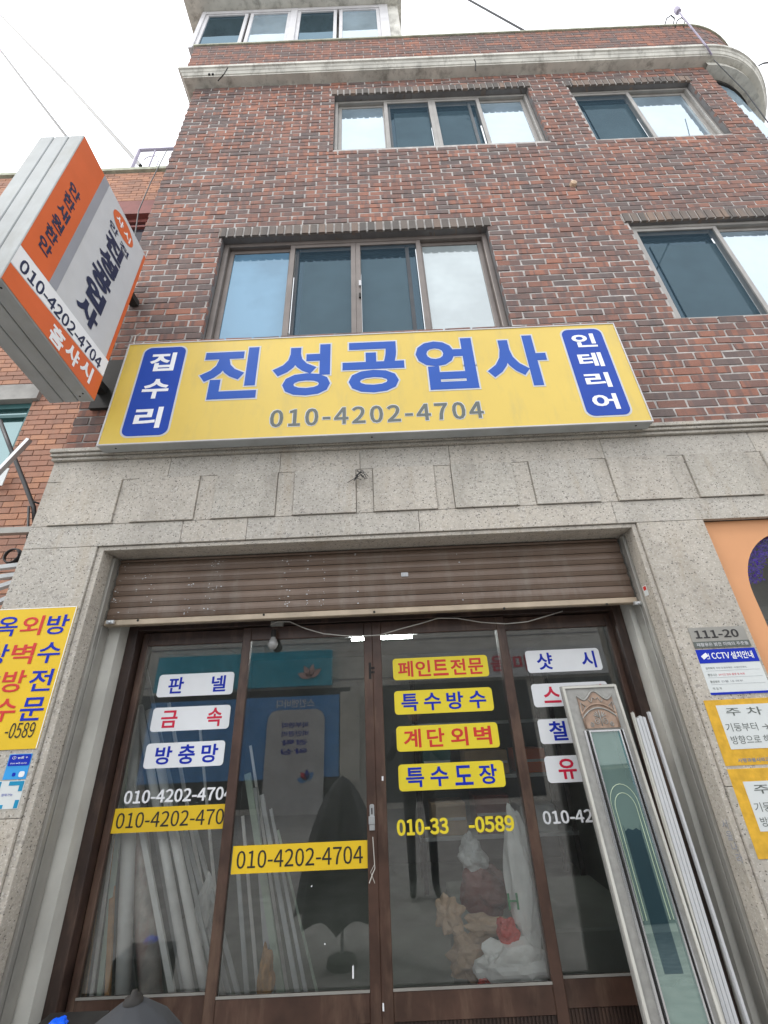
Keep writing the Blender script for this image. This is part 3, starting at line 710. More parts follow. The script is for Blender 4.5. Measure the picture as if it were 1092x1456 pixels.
q = P(722, 1282, .415); text('H', q.x, q.x+.05, q.z-.03, q.z+.03, .414, M['greencol'], wb, bold=.01)
crumple('plastic_bag', 'large white plastic bag on the pile with red corner, behind the third glass door', px2(732, 1372, .45), .165, .055, .085, M['bag'], seed=5, group=g)
crumple('plastic_bag', 'red crumpled plastic between the two white bags', px2(722, 1326, .44), .045, .03, .05, M['bagred'], seed=8, group=g)
crumple('plastic_bag', 'red and white striped scrap bag at the foot of the pile', px2(700, 1395, .47), .06, .04, .04, M['bagred'], seed=18, group=g)
crumple('scrap_paper', 'brown paper wad at the left of the pile', px2(640, 1300, .60), .06, .05, .07, M['bagtan'], 'paper', 11, .5, group=g)
crumple('scrap_paper', 'brown paper wad low in the middle of the pile', px2(665, 1360, .60), .09, .05, .07, M['bagtan'], 'paper', 12, .5, group=g)
crumple('scrap_paper', 'brown paper wad highest in the pile', px2(690, 1318, .62), .10, .05, .04, M['bagtan'], 'paper', 13, .5, group=g)
crumple('dark_bag', 'maroon bag behind the brown paper wads', px2(690, 1265, .75), .12, .08, .11, M['bagmar'], 'bag', 14, .3, group=g)
crumple('grey_bag', 'pale grey bag hanging above the maroon bag', px2(672, 1215, .75), .07, .06, .08, M['tube_g'], 'bag', 15, .4, group=g)
crumple('printed_bag', 'white bag with black lettering standing by the left door stile', px2(293, 1290, .72), .04, .05, .14, M['bag'], 'bag', 21, .3)
crumple('scrap_board', 'torn yellowish foam piece at the foot of the second glass door', px2(378, 1390, .48), .035, .04, .09, M['wood'], 'scrap', 22, .4)
bench = MB().box(.3, 1.25, .62, 1.4, .06, .56).build('work_bench', M['shopfloor']); tag(bench, 'low grey bench under the pile of bags inside the shop', 'bench'); bevel(bench, .01)
# bulb and cable on the door head
bl = empty('light_bulb', px2(388, 905, .27), 'clear round light bulb hanging from a bracket on the door head', 'lamp')
q = P(388, 915, .27)
MB().lathe((q.x, q.y, q.z), [(0.001, -.034), (.016, -.030), (.027, -.015), (.028, 0), (.022, .017), (.013, .03), (.012, .04)], 16).build('bulb', M['bulbglass'], bl, smooth=True)
MB().lathe((q.x, q.y, q.z), [(.013, .035), (.015, .05), (.012, .075), (.001, .076)], 12).build('socket', M['dark'], bl)
q2 = P(394, 887, .27); MB().box(q2.x-.035, q2.x+.035, .262, .289, q2.z-.013, q2.z+.013).build('bracket', M['rail'], bl)
cb = MB(); pts = [(385, 888), (395, 884), (412, 884), (435, 894), (460, 901), (490, 904), (520, 904), (540, 903), (570, 894), (600, 886), (622, 879), (650, 879), (685, 885), (720, 887), (750, 884), (780, 875), (800, 869)]
cb.tube([P(x, y, .262) for x, y in pts], .0028, 6)
tag(cb.build('cable', M['whitecable'], smooth=True), 'thin off-white cable drooping along the brown door head', 'cable')

# ------------------------------------------------------------------ stickers on the glass
def sticker(txts, x0, x1, z0, z1, bgm, label, Y=None, r=.018, cat='sticker', group=None, letters=True):
    Y = Y or YD-.002
    o = MB().prism(rrect(x0, x1, z0, z1, r), Y-.0012, Y).build('glass_sticker', bgm); tag(o, label, cat, group)
    for s, fx0, fx1, fz0, fz1, m_, bd in txts:
        text(s, x0+(x1-x0)*fx0, x0+(x1-x0)*fx1, z0+(z1-z0)*fz0, z0+(z1-z0)*fz1, Y-.002, m_, o, bold=bd)
    return o
YB, YF = YD+.04, YD+.0   # back and front leaves
G1 = 'white lettered stickers on the glass doors'; G2 = 'yellow lettered stickers on the third glass door'
bd = .022
sticker([('판', .14, .34, .14, .86, M['blue2'], bd), ('넬', .71, .90, .14, .86, M['blue2'], bd)], -1.306, -.882, 1.68, 1.797, M['white'], 'white sticker reading 판넬 in blue, top of the stack on the left glass door', YF+.04, group=G1)
sticker([('금', .12, .33, .14, .86, M['crimson'], bd), ('속', .71, .90, .12, .9, M['crimson'], bd)], -1.306, -.882, 1.51, 1.627, M['white'], 'white sticker reading 금속 in red, middle of the stack on the left glass door', YF+.04, group=G1)
sticker([('방', .13, .34, .14, .86, M['blue2'], bd), ('충', .42, .63, .12, .9, M['blue2'], bd), ('망', .71, .92, .14, .88, M['blue2'], bd)], -1.306, -.89, 1.340, 1.455, M['white'], 'white sticker reading 방충망 in blue, lowest of the stack on the left glass door', YF+.04, group=G1)
sticker([('샷', .14, .35, .12, .88, M['blue2'], bd), ('시', .74, .93, .12, .88, M['blue2'], bd)], .77, 1.19, 1.72, 1.839, M['white'], 'white sticker reading 샷시 in blue, top of the right glass door', YF+.04, group=G1)
sticker([('스', .14, .36, .16, .86, M['crimson'], bd), ('텐', .74, .93, .12, .88, M['crimson'], bd)], .77, 1.19, 1.546, 1.662, M['white'], 'white sticker starting with 스 in red, partly behind the leaning mirror panel', YF+.04, group=G1)
sticker([('철', .13, .35, .12, .9, M['blue2'], bd), ('문', .74, .93, .12, .88, M['blue2'], bd)], .77, 1.19, 1.371, 1.487, M['white'], 'white sticker starting with 철 in blue, partly behind the leaning mirror panel', YF+.04, group=G1)
sticker([('유', .15, .37, .12, .88, M['crimson'], bd), ('리', .74, .93, .12, .88, M['crimson'], bd)], .77, 1.19, 1.199, 1.316, M['white'], 'white sticker starting with 유 in red, lowest on the right glass door', YF+.04, group=G1)
def four(s, m_, f=(.04, .96)):
    n = len(s); w = (f[1]-f[0])/n; pad = .13 if n == 4 else .07
    return [(c, f[0]+w*(i+pad), f[0]+w*(i+1-pad), .13, .87, m_, bd) for i, c in enumerate(s)]
sticker(four('페인트전문', M['red']), .014, .543, 1.71, 1.823, M['yellow3'], 'yellow sticker reading 페인트전문 in red, top of the stack', YF, group=G2)
sticker(four('특수방수', M['blue2']), .014, .543, 1.539, 1.655, M['yellow3'], 'yellow sticker reading 특수방수 in blue, second in the stack', YF, group=G2)
sticker(four('계단외벽', M['red']), .016, .546, 1.368, 1.484, M['yellow3'], 'yellow sticker reading 계단외벽 in red, third in the stack', YF, group=G2)
sticker(four('특수도장', M['blue2']), .017, .548, 1.197, 1.311, M['yellow3'], 'yellow sticker reading 특수도장 in blue, lowest in the stack', YF, group=G2)
sticker([('010-4202-4704', .03, .990, .18, .82, M['black'], .004)], -1.407, -.80, 1.072, 1.173, M['yellow2'], 'yellow strip with phone number 010-4202-4704 on the far left glass door', YF+.04, r=.001)
sticker([('010-4202-4704', .035, .965, .18, .82, M['black'], .004)], -.782, -.145, .904, 1.009, M['yellow2'], 'yellow strip with phone number 010-4202-4704 on the second glass door, left of the padlock', YF, r=.001)
def tsticker(s, x0, x1, z0, z1, Y, m_, label, bold=.02):
    mb = text(s, x0, x1, z0, z1, Y-.0025, None, bold=bold, into=MB()); o = mb.build('number_sticker', m_); tag(o, label, 'lettering'); return o
tsticker('010-4202-4704', -1.372, -.822, 1.190, 1.247, YF+.04, M['white'], 'white phone number lettering above the yellow strip on the far left glass door')
o = tsticker('010-33', -.003, .245, 1.019, 1.084, YF, M['yellow3'], 'yellow number lettering 010-33 below the yellow stickers', .03)
o = tsticker('-0589', .342, .560, 1.018, 1.082, YF, M['yellow3'], 'yellow number lettering -0589 below the yellow stickers', .03)
tsticker('010-4202-4704', .712, 1.25, 1.031, 1.085, YF+.04, M['white'], 'white phone number lettering on the right glass door beside the mirror panel')

# ------------------------------------------------------------------ main yellow sign
SY = -.12
ms = empty('shop_sign', (0, -.12, 3.05), 'large yellow shop sign reading 진성공업사 above the granite fascia', 'sign')
MB().box(-1.697, 1.640, SY+.004, -.05, 3.052, 3.902).build('sign_box', M['boxmetal'], ms)
MB().box(-1.688, 1.632, SY-.002, SY+.003, 3.060, 3.894).build('sign_face', M['yellow'], ms)
fb = MB().box(-1.697, 1.640, SY-.006, SY+.0035, 3.052, 3.060).box(-1.697, 1.640, SY-.006, SY+.0035, 3.894, 3.902).box(-1.697, -1.689, SY-.0055, SY+.003, 3.060, 3.894).box(1.633, 1.640, SY-.0055, SY+.003, 3.060, 3.894)
fb.build('frame', M['wframe'], ms)
for x0, x1, s, zz in ((-1.570, -1.290, '집수리', 3), (1.262, 1.530, '인테리어', 4)):
    MB().prism(rrect(x0-.012, x1+.012, 3.100, 3.865, .06), SY-.003, SY-.0021).build('panel_outline', M['offwhite'], ms)
    MB().prism(rrect(x0, x1, 3.112, 3.853, .05), SY-.0045, SY-.0031).build('blue_panel', M['blue'], ms)
    n = len(s); h = .705/n
    for i, c in enumerate(s):
        zt = 3.853-.02-h*i; text(c, x0+.055, x1-.055, zt-h*.84, zt-h*.14, SY-.0055, M['white'], ms, bold=.03)
for c, a, b in zip('진성공업사', (-1.163, -.686, -.227, .259, .714), (-.778, -.306, .179, .642, 1.115)):
    text(c, a, b, 3.372, 3.818, SY-.0035, M['offwhite'], ms, bold=.055, grow=.011)
    text(c, a, b, 3.372, 3.818, SY-.0045, M['blue_l'], ms, bold=.035)
text('010-4202-4704', -.670, .640, 3.133, 3.266, SY-.003, M['offwhite'], ms, bold=.035, spacing=1.08, grow=.006)
text('010-4202-4704', -.670, .640, 3.133, 3.266, SY-.004, M['grey_ink'], ms, bold=.018, spacing=1.08)
sc2 = MB()
for x in (-1.6, -.05, 1.55): sc2.lathe((x, -.09, 3.0505), [(0, -.002), (.005, -.001), (.006, .001)], 8)
sc2.build('screw', M['dark'], ms, kind='stuff')

# ------------------------------------------------------------------ projecting sign
PC = -1.72; TH = .27
cT = Vector((PC, -.932, 4.777)); cR = Vector((PC, -.199, 4.750)); cB = Vector((PC, -.217, 3.311)); cL = Vector((PC, -.945, 3.408))
ps = empty('projecting_sign', (PC-.13, -.2, 3.9), 'orange and white box sign projecting from the wall on the left', 'sign')
def uvp(u, v, off=0): return cL*(1-u)*(1-v)+cB*u*(1-v)+cT*(1-u)*v+cR*u*v+Vector((off, 0, 0))
mb = MB(); dx = Vector((-TH, 0, 0)); e = Vector((-.003, 0, 0))
def hexa(mb, lo, hi):
    a = [cL+lo, cB+lo, cR+lo, cT+lo, cL+hi, cB+hi, cR+hi, cT+hi]; n = len(mb.v); mb.v += [tuple(p) for p in a]
    for f in ((0, 1, 2, 3), (7, 6, 5, 4), (0, 4, 5, 1), (1, 5, 6, 2), (2, 6, 7, 3), (3, 7, 4, 0)): mb.f.append(tuple(n+i for i in f)); mb.m.append(0)
w3 = TH/3
for i in range(3):
    mb = MB(); hexa(mb, Vector((-w3*i-.004-(0 if i else -.003), 0, 0)), Vector((-w3*(i+1)+.001, 0, 0))); bevel(mb.build('casing', M['boxmetal'], ps), .004)
mb = MB(); c0 = (cL+cB+cR+cT)/4
n = 0
for lo, hi in ((Vector((-.01, 0, 0)), Vector((-TH+.01, 0, 0))),):
    a = [c0+(p-c0)*.985 for p in (cL, cB, cR, cT)]
    aa = [p+lo for p in a]+[p+hi for p in a]; mb.v += [tuple(p) for p in aa]
    for f in ((0, 1, 2, 3), (7, 6, 5, 4), (0, 4, 5, 1), (1, 5, 6, 2), (2, 6, 7, 3), (3, 7, 4, 0)): mb.f.append(f); mb.m.append(0)
mb.build('core', M['dark'], ps)
def poly(uvs, off, name, mat):
    mb = MB(); n = len(uvs)
    for u, v in uvs: mb.v.append(tuple(uvp(u, v, off)))
    mb.f.append(tuple(range(n))); mb.m.append(0); return mb.build(name, mat, ps)
poly([(0.004, .004), (.996, .004), (.996, .996), (.004, .996)], .0003, 'sign_face', M['offwhite'])
poly([(.004, .004), (.996, .004), (.996, .138), (.004, .088)], .0014, 'orange_band', M['orange'])
poly([(.004, .092), (.996, .142), (.996, .232), (.004, .188)], .0014, 'phone_band', M['white'])
poly([(.004, .190), (.268, .201), (.280, .996), (.004, .996)], .0014, 'orange_panel', M['orange'])
poly([(.268, .201), (.342, .205), (.356, .996), (.280, .996)], .0014, 'grey_stripe', M['greyvinyl'])
poly([(.955, .231), (.996, .232), (.996, .985), (.962, .985)], .0014, 'orange_strip', M['orange'])
def puv(s, u0, u1, v0, v1, mat, bold=.02, off=.003, dv=0):
    uv, fs, _ = glyphs(s, bold); mb = MB()
    for a, b, w in uv: mb.v.append(tuple(uvp(u0+(u1-u0)*a, v0+(v1-v0)*b+dv*a, off+.0004*w)))
    mb.f = list(fs); mb.m = [0]*len(fs); return mb.build('lettering', mat, ps)
puv('010-4202-4704', .055, .93, .103, .162, M['navy'], .018, dv=.04)
for i, c in enumerate('홈샤시'):
    puv(c, .42+.165*i, .56+.165*i, .012+.012*i, .092+.012*i, M['white'], .035)
for i, c in enumerate('안한새원한안'):
    puv(c, .075, .195, .655-.076*i, .715-.076*i, M['navy'], .03)
for i, c in enumerate('진성공업사'):
    puv(c, .505, .76, .70-.112*i, .80-.112*i, M['navy'], .055)
ell = [(.645+.16*math.cos(2*math.pi*i/32), .918+.052*math.sin(2*math.pi*i/32)) for i in range(32)]
poly(ell, .0016, 'orange_oval', M['orange'])
puv('샤', .53, .635, .90, .94, M['white'], .03); puv('시', .655, .76, .895, .935, M['white'], .03)
puv('안', .49, .62, .815, .855, M['navy'], .02); puv('전', .66, .80, .805, .845, M['navy'], .02)
sc3 = MB()
for y_, x_ in ((-.28, -.03), (-.26, -.06), (-.9, -.03)):
    zz = 3.311+(3.408-3.311)*((-.217-y_)/.728)-.001; sc3.lathe((PC+x_, y_, zz), [(0, -.002), (.005, -.001), (.006, .002)], 8)
sc3.build('screw', M['dark'], ps, kind='stuff')
for bx_ in ((PC-.16, PC-.10, -.21, -.004, 4.45, 4.50), (PC-.16, PC-.10, -.21, -.031, 3.55, 3.60), (PC-.19, PC-.02, -.03, -.004, 3.43, 3.86)): MB().box(*bx_).build('wall_bracket', M['dark'], ps)
hk = MB(); hk.tube([P(178, 492, -.03), P(190, 494, -.03), P(191, 487, -.02), P(193, 478, -.02), P(200, 474, 0)], .004, 6)
tag(hk.build('conduit', M['rail'], smooth=True), 'short bent conduit between the two signs', 'pipe')

# ------------------------------------------------------------------ wall notices
def notice(name, label, x0, x1, z0, z1, mat, Y=0, th=.002, cat='notice'):
    o = MB().box(x0, x1, Y-th, Y, z0, z1).build(name, mat); tag(o, label, cat); return o
ls = notice('yellow_notice', 'yellow waterproofing notice with blue and red lettering on the left pillar', -2.14, -1.622, 1.462, 2.114, M['yellow2'], 0, .004, 'sign')
MB().box(-1.626, -1.6222, -.0046, -.0041, 1.462, 2.114).box(-2.139, -1.626, -.0046, -.0041, 2.110, 2.1139).build('edge_trim', M['white'], ls)
cols = [('방수전문', 83, 'blue2'), ('외벽방수', 47, 'red'), ('옥상방수', 12, 'blue2')]
cxs = [P(83, 888, 0).x, P(47, 888, 0).x, P(12, 888, 0).x]
rows = [P(83, 888, 0).z, P(69, 928, 0).z, P(56, 967, 0).z, P(45, 1008, 0).z]
for (s, px, m_), cx in zip(cols, cxs):
    for c, zc in zip(s, rows): text(c, cx-.056, cx+.056, zc-.05, zc+.05, -.0055, M[m_], ls, bold=.014)
text('-0589', P(7, 1046, 0).x, P(49, 1043, 0).x, 1.508, 1.572, -.0055, M['black'], ls, bold=.002)
wf = notice('wifi_notice', 'blue wifi notice with white print below the yellow notice on the left pillar', -1.737, -1.634, 1.345, 1.443, M['skyblue'], 0, .0015)
MB().prism(rrect(-1.733, -1.637, 1.397, 1.441, .006), -.0025, -.0016).build('header', M['blue2'], wf)
text('ⓘ wifi +', -1.72, -1.65, 1.423, 1.435, -.0032, M['white'], wf, bold=.01); text('free wifi zone', -1.722, -1.648, 1.404, 1.411, -.0032, M['white'], wf)
MB().prism(rrect(-1.67, -1.645, 1.353, 1.375, .008), -.0025, -.0016).build('badge', M['white'], wf); MB().prism(rrect(-1.70, -1.685, 1.357, 1.371, .005), -.0025, -.0016).build('badge', M['blue2'], wf)
qn = notice('payment_notice', 'small white notice with teal corner blocks, lowest on the left pillar', -1.755, -1.632, 1.236, 1.340, M['paper'], 0, .0015)
tp_ = plain('teal_print', (.0, .25, .45), .5)
for a, b, c, d in ((-1.752, -1.735, 1.285, 1.338), (-1.70, -1.635, 1.322, 1.338), (-1.652, -1.635, 1.300, 1.322), (-1.652, -1.635, 1.238, 1.268), (-1.752, -1.70, 1.238, 1.252)): MB().box(a, b, -.0025, -.0016, c, d).build('corner_block', tp_, qn)
text('결제가능', -1.72, -1.67, 1.283, 1.293, -.0025, M['blue2'], qn)
np_ = notice('number_plate', 'grey metal house number plate reading 111-20 on the right pillar', 1.488, 1.763, 1.768, 1.865, M['rail'], 0, .004, 'plate')
MB().box(1.488, 1.763, -.0052, -.0041, 1.768, 1.797).build('dark_strip', M['grey_ink'], np_)
text('111-20', 1.510, 1.725, 1.812, 1.851, -.0055, M['black'], np_, bold=.02); text('재활용은 밝은 미래의 주춧돌', 1.500, 1.753, 1.774, 1.791, -.0060, M['offwhite'], np_, bold=.015)
cc_ = notice('camera_notice', 'blue and white CCTV notice under the house number plate', 1.487, 1.775, 1.558, 1.760, M['paper'], 0, .0015)
MB().box(1.487, 1.775, -.0026, -.0016, 1.697, 1.760).box(1.487, 1.775, -.0026, -.0016, 1.558, 1.568).build('blue_band', M['blue2'], cc_)
text('CCTV', 1.555, 1.642, 1.715, 1.744, -.0032, M['white'], cc_, bold=.015); text('설치안내', 1.648, 1.755, 1.712, 1.746, -.0032, M['white'], cc_, bold=.02)
MB().bar((1.508, -.003, 1.722), (1.536, -.003, 1.738), .018, .0006).bar((1.542, -.003, 1.715), (1.542, -.003, 1.742), .003, .0006).bar((1.53, -.003, 1.717), (1.542, -.003, 1.717), .003, .0006).build('camera_symbol', M['white'], cc_)
for i, (a, b, m_) in enumerate((('설치목적', '안전 및 화재예방 · 시설안전관리', 'grime_ink'), ('촬영시간', '24시간 연속 촬영 및 녹화', 'crimson'), ('촬영범위', '건물 내·외부', 'grime_ink'), ('책 임 자', None, 'grey_ink'))):
    z = 1.680-.030*i; text(a, 1.505, 1.548, z-.011, z, -.0022, M['grey_ink'], cc_)
    if b: text(b, 1.556, 1.70-.02*i, z-.010, z-.001, -.0022, M[m_], cc_)
    if i < 3: MB().box(1.503, 1.76, -.0021, -.0016, z-.0178, z-.0172).build('rule_line', M['grime_ink'], cc_)
for k, (zt, zb, pt, pb_, lb) in enumerate(((1.537, 1.275, 1.514, 1.337, 'upper'), (1.262, .955, 1.216, 1.042, 'lower'))):
    o = MB().box(1.443, 1.786, -.0012, -.0002, zb, zt, j=.002).build('parking_notice', M['tape']); tag(o, '%s white parking notice framed with amber tape on the right pillar' % lb, 'notice', 'parking notices taped to the right pillar')
    MB().box(1.490, 1.786, -.0026, -.0013, pb_, pt).build('paper', M['paper'], o)
    text('주 차', 1.525, 1.69, pt-.045, pt-.012, -.0032, M['grey_ink'], o, bold=.004)
    text('기둥부터 → 화단', 1.500, 1.782, pt-.108, pt-.075, -.0032, M['grey_ink'], o); text('방향으로 해주세요', 1.505, 1.782, pt-.158, pt-.125, -.0032, M['grey_ink'], o)
    if k == 0: text('사랑과봉사의교회', 1.502, 1.66, 1.286, 1.302, -.0018, M['grime_ink'], o, bold=.03)
rs = MB().box(IX1+.0, IX1-.0008, .055, .09, 2.055, 2.11).build('small_sticker', M['paper']); tag(rs, 'tiny white and red sticker inside the right edge of the opening', 'sticker'); MB().box(IX1-.0009, IX1-.0016, .06, .085, 2.085, 2.105).build('red_print', M['red'], rs)
stn = MB()
for i, ch in enumerate('서울나라'):
    q = P(1030+7*i, 1172+16*i, .012); text(ch, q.x-.012, q.x+.012, q.z-.016, q.z+.016, .0105, None, into=stn, bold=.01)
tag(stn.build('stencil', M['grime_ink']), 'faint column of grey stencilled marks low on the right jamb', 'marking')
# tangle of wire on the fascia
tg = MB(); q = P(513, 678, -.03)
for k in range(5):
    a = k*1.3; tg.tube([(q.x+.045*math.cos(a+t*.9)*(1-.12*t), -.03-.008*t, q.z+.028*math.sin(a*1.7+t*1.3)) for t in range(6)], .0018, 5)
tg.tube([(q.x, -.02, q.z+.05), (q.x-.01, -.04, q.z+.02), (q.x+.02, -.03, q.z)], .002, 5); tg.tube([(q.x-.08, -.02, q.z-.03), (q.x-.03, -.03, q.z-.005), (q.x, -.0, q.z)], .002, 5)
tag(tg.build('wire_tangle', M['cable'], smooth=True), 'small tangle of brown wire sticking out of the granite fascia', 'wire')

# ------------------------------------------------------------------ leaning panel with mirror, and white bars
mp = empty('mirror_panel', (1.0, .05, .08), 'tall grey panel with carved top and green mirror leaning on the right glass door', 'panel')
def lp(x, z, off=0):      # point on the leaning panel: x, height z; leans from y=.02 at the floor to y=.22 at z 1.65
    y = .03+(z-.08)*.118; return (x, y-off, z)
def lbox(mb, x0, x1, z0, z1, o0, o1):
    n = len(mb.v)
    for z in (z0, z1):
        for x, o in ((x0, o0), (x1, o0), (x1, o1), (x0, o1)): mb.v.append(lp(x, z, o))
    for f in ((0, 3, 2, 1), (4, 5, 6, 7), (0, 1, 5, 4), (1, 2, 6, 5), (2, 3, 7, 6), (3, 0, 4, 7)): mb.f.append(tuple(n+i for i in f)); mb.m.append(0)
    return mb
X0, X1 = .882, 1.166; ZT = 1.638; GZ = 1.43
bevel(lbox(MB(), X0, X1, .085, ZT, -.035, -.002).build('board', M['panel_grey'], mp), .005)
lbox(lbox(lbox(MB(), X0+.003, X0+.014, .09, ZT-.004, -.0015, .006), X1-.014, X1-.003, .09, ZT-.004, -.0015, .006), X0+.014, X1-.014, ZT-.014, ZT-.004, -.0015, .006).build('edge_bead', M['cream'], mp)
gx0, gx1 = X0+.075, X1-.055
lbox(MB(), gx0+.004, gx1-.004, .12, GZ-.004, .001, .004).build('mirror', M['mirror'], mp)
tr = MB()
for a, b in ((gx0, gx0+.007), (gx1-.007, gx1), (gx0-.022, gx0-.013), (gx1+.010, gx1+.016)): lbox(tr, a, b, .12, GZ, -.001, .014)
lbox(tr, gx0+.007, gx1-.007, GZ-.007, GZ, -.001, .013)
tr.build('bright_trim', M['chrome'], mp)
lbox(lbox(MB(), gx0-.012, gx0-.002, .12, GZ-.002, -.001, .003), gx1+.002, gx1+.009, .12, GZ-.002, -.001, .003).build('dark_gasket', M['dark'], mp)
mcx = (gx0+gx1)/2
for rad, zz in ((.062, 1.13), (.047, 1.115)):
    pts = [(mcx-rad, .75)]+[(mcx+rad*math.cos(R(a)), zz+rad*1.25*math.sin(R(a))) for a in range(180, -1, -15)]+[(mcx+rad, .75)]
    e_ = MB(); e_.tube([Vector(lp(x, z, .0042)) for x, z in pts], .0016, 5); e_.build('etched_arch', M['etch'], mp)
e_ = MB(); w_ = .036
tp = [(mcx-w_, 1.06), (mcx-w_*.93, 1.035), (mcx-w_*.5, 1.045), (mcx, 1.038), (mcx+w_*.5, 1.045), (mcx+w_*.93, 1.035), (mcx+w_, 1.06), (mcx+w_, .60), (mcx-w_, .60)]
e_.v = [lp(x, z, .0046) for x, z in tp]; e_.f = [tuple(range(len(tp)))]; e_.m = [0]; e_.build('dark_reflection', M['mirror_reflection'], mp)  # dark reflection in the mirror, painted as a wavy-topped shape
# carved crest
oc = Vector(((gx0+gx1)/2, 0, GZ+.008)); HW = .088
def crest(f, n=40, w=HW): return [(oc.x-w+2*w*i/n, oc.z+f(-1+2*i/n)) for i in range(n+1)]
top = crest(lambda t: .128+(.040*math.cos(math.pi*t/1.36)**2 if abs(t) < .68 else .020*((abs(t)-.68)/.32)**1.4))
def ribbon(pts, w, o, mat, name='carving'):
    mb = MB(); P3 = [Vector(lp(x, z, o)) for x, z in pts]; mb.tube(P3, w, 6); return mb.build(name, mat, mp, smooth=True)
pl = top+[(oc.x+HW*.96, oc.z), (oc.x-HW*.96, oc.z)]
mb = MB(); k = len(pl)
for o_ in (.006, -.001):
    for x, z in pl: mb.v.append(lp(x, z, o_))
mb.f.append(tuple(range(k))); mb.f += [((i+1) % k, i, k+i, k+(i+1) % k) for i in range(k)]; mb.m = [0]*(k+1)
mb.build('crest', M['bronze'], mp)
ribbon(top, .0045, .007, M['panel_grey'])
for hgt, w in ((.108, .0045), (.090, .004)): ribbon(crest(lambda t: hgt-.045*t*t), w, .008, M['bronze'] if w > .0042 else M['panel_grey'])
ribbon([(oc.x-HW*.93, oc.z), (oc.x-HW*.97, oc.z+.10)], .005, .007, M['bronze']); ribbon([(oc.x+HW*.93, oc.z), (oc.x+HW*.97, oc.z+.10)], .005, .007, M['bronze'])
for s in (-1, 1):
    for k, (r0, cx_, cz_) in enumerate(((.016, .022, .030), (.011, .050, .016))):
        sp = [(oc.x+s*(cx_+r0*(1-t/17)*math.cos(t*.75+1.2)), oc.z+cz_+r0*(1-t/17)*math.sin(t*.75+1.2)) for t in range(14)]; ribbon(sp, .0017, .008, M['panel_grey'])
    ribbon([(oc.x+s*.058, oc.z+.098), (oc.x+s*.080, oc.z+.118), (oc.x+s*.080, oc.z+.074), (oc.x+s*.058, oc.z+.098)], .0022, .009, M['panel_grey'])
    for a in (20, 45, 70): ribbon([(oc.x+s*.006, oc.z+.048), (oc.x+s*(.006+.026*math.cos(R(a))), oc.z+.050+.026*math.sin(R(a)))], .0022, .008, M['panel_grey'])
    ribbon([(oc.x+s*(.004+.032*t/6), oc.z+.128+.012*math.sin(t*1.1)) for t in range(7)], .0018, .008, M['panel_grey'])
ribbon([(oc.x, oc.z+.01), (oc.x, oc.z+.078)], .0026, .008, M['panel_grey'])
for i, (x, ztop, w, m_, l) in enumerate(((1.178, 1.50, .008, 'cream', 'thin tan strip beside the mirror panel'), (1.192, 1.475, .014, 'tube_w', 'first white bar right of the mirror panel'), (1.208, 1.482, .014, 'white', 'middle white bar right of the mirror panel'), (1.224, 1.478, .013, 'tube_w', 'third white bar right of the mirror panel'), (1.258, 1.50, .010, 'tube_w', 'separate white bar standing nearest the right jamb'))):
    o = MB().bar((x-.0, .15, ztop), (x+(.0 if i < 4 else .012), .09, .081), w, .02).build('white_bar', M['offwhite'] if m_ != 'cream' else M['cream']); tag(o, l, 'bar', 'bars leaning beside the mirror panel')
    MB().bar((x, .1505, ztop+.0005), (x, .151, ztop+.002), w*.6, .012).build('end_cap', M['rail'], o)

# ------------------------------------------------------------------ orange shop on the right
os_ = empty('orange_shopfront', (2.5, .1, 0), 'orange rendered shopfront with arched window right of the granite pillar', 'shopfront')
ax, az, ar_ = 2.262, 2.03, .345
op = MB(); Yo = .035
arcp = [(ax+ar_*math.cos(R(180-180*i/28)), az+ar_*math.sin(R(180-180*i/28))) for i in range(29)]
for i in range(28):
    (xa, za), (xb, zb) = arcp[i], arcp[i+1]; op.quad((xa, Yo, za), (xb, Yo, zb), (xb, Yo, 2.45), (xa, Yo, 2.45)); op.quad((xa, Yo, za), (xb, Yo, zb), (xb, Yo+.05, zb), (xa, Yo+.05, za))
op.quad((1.79, Yo, 0), (ax-ar_, Yo, 0), (ax-ar_, Yo, 2.45), (1.79, Yo, 2.45)); op.quad((ax+ar_, Yo, 0), (RE, Yo, 0), (RE, Yo, 2.45), (ax+ar_, Yo, 2.45))
op.quad((ax-ar_, Yo, 0), (ax-ar_, Yo+.05, 0), (ax-ar_, Yo+.05, az), (ax-ar_, Yo, az)); op.quad((ax-ar_, Yo, 0), (ax+ar_, Yo, 0), (ax+ar_, Yo, .7), (ax-ar_, Yo, .7))
op.build('render_wall', M['orangewall'], os_)
MB().quad((ax-ar_-.05, Yo+.05, .7), (ax+ar_+.05, Yo+.05, .7), (ax+ar_+.05, Yo+.05, 2.42), (ax-ar_-.05, Yo+.05, 2.42)).build('pane', M['glass'], os_)
MB().box(1.792, RE, .5, .52, 0, 2.45).build('inner_wall', M['shade'], os_)
MB().box(1.792, RE, .09, .499, 2.43, 2.449).build('inner_ceiling', M['shade'], os_)
MB().box(1.95, 2.4, .44, .49, 1.55, 1.78).build('shelf_unit', M['cream'], os_)
MB().tube([P(1046, 856, .35), P(1070, 845, .35)], .006, 6).build('lamp_reflection', M['warm_reflection'], os_)  # glowing tube stands in for the reflection of a yellow tube lamp
vb = MB(); rr = random.Random(4)
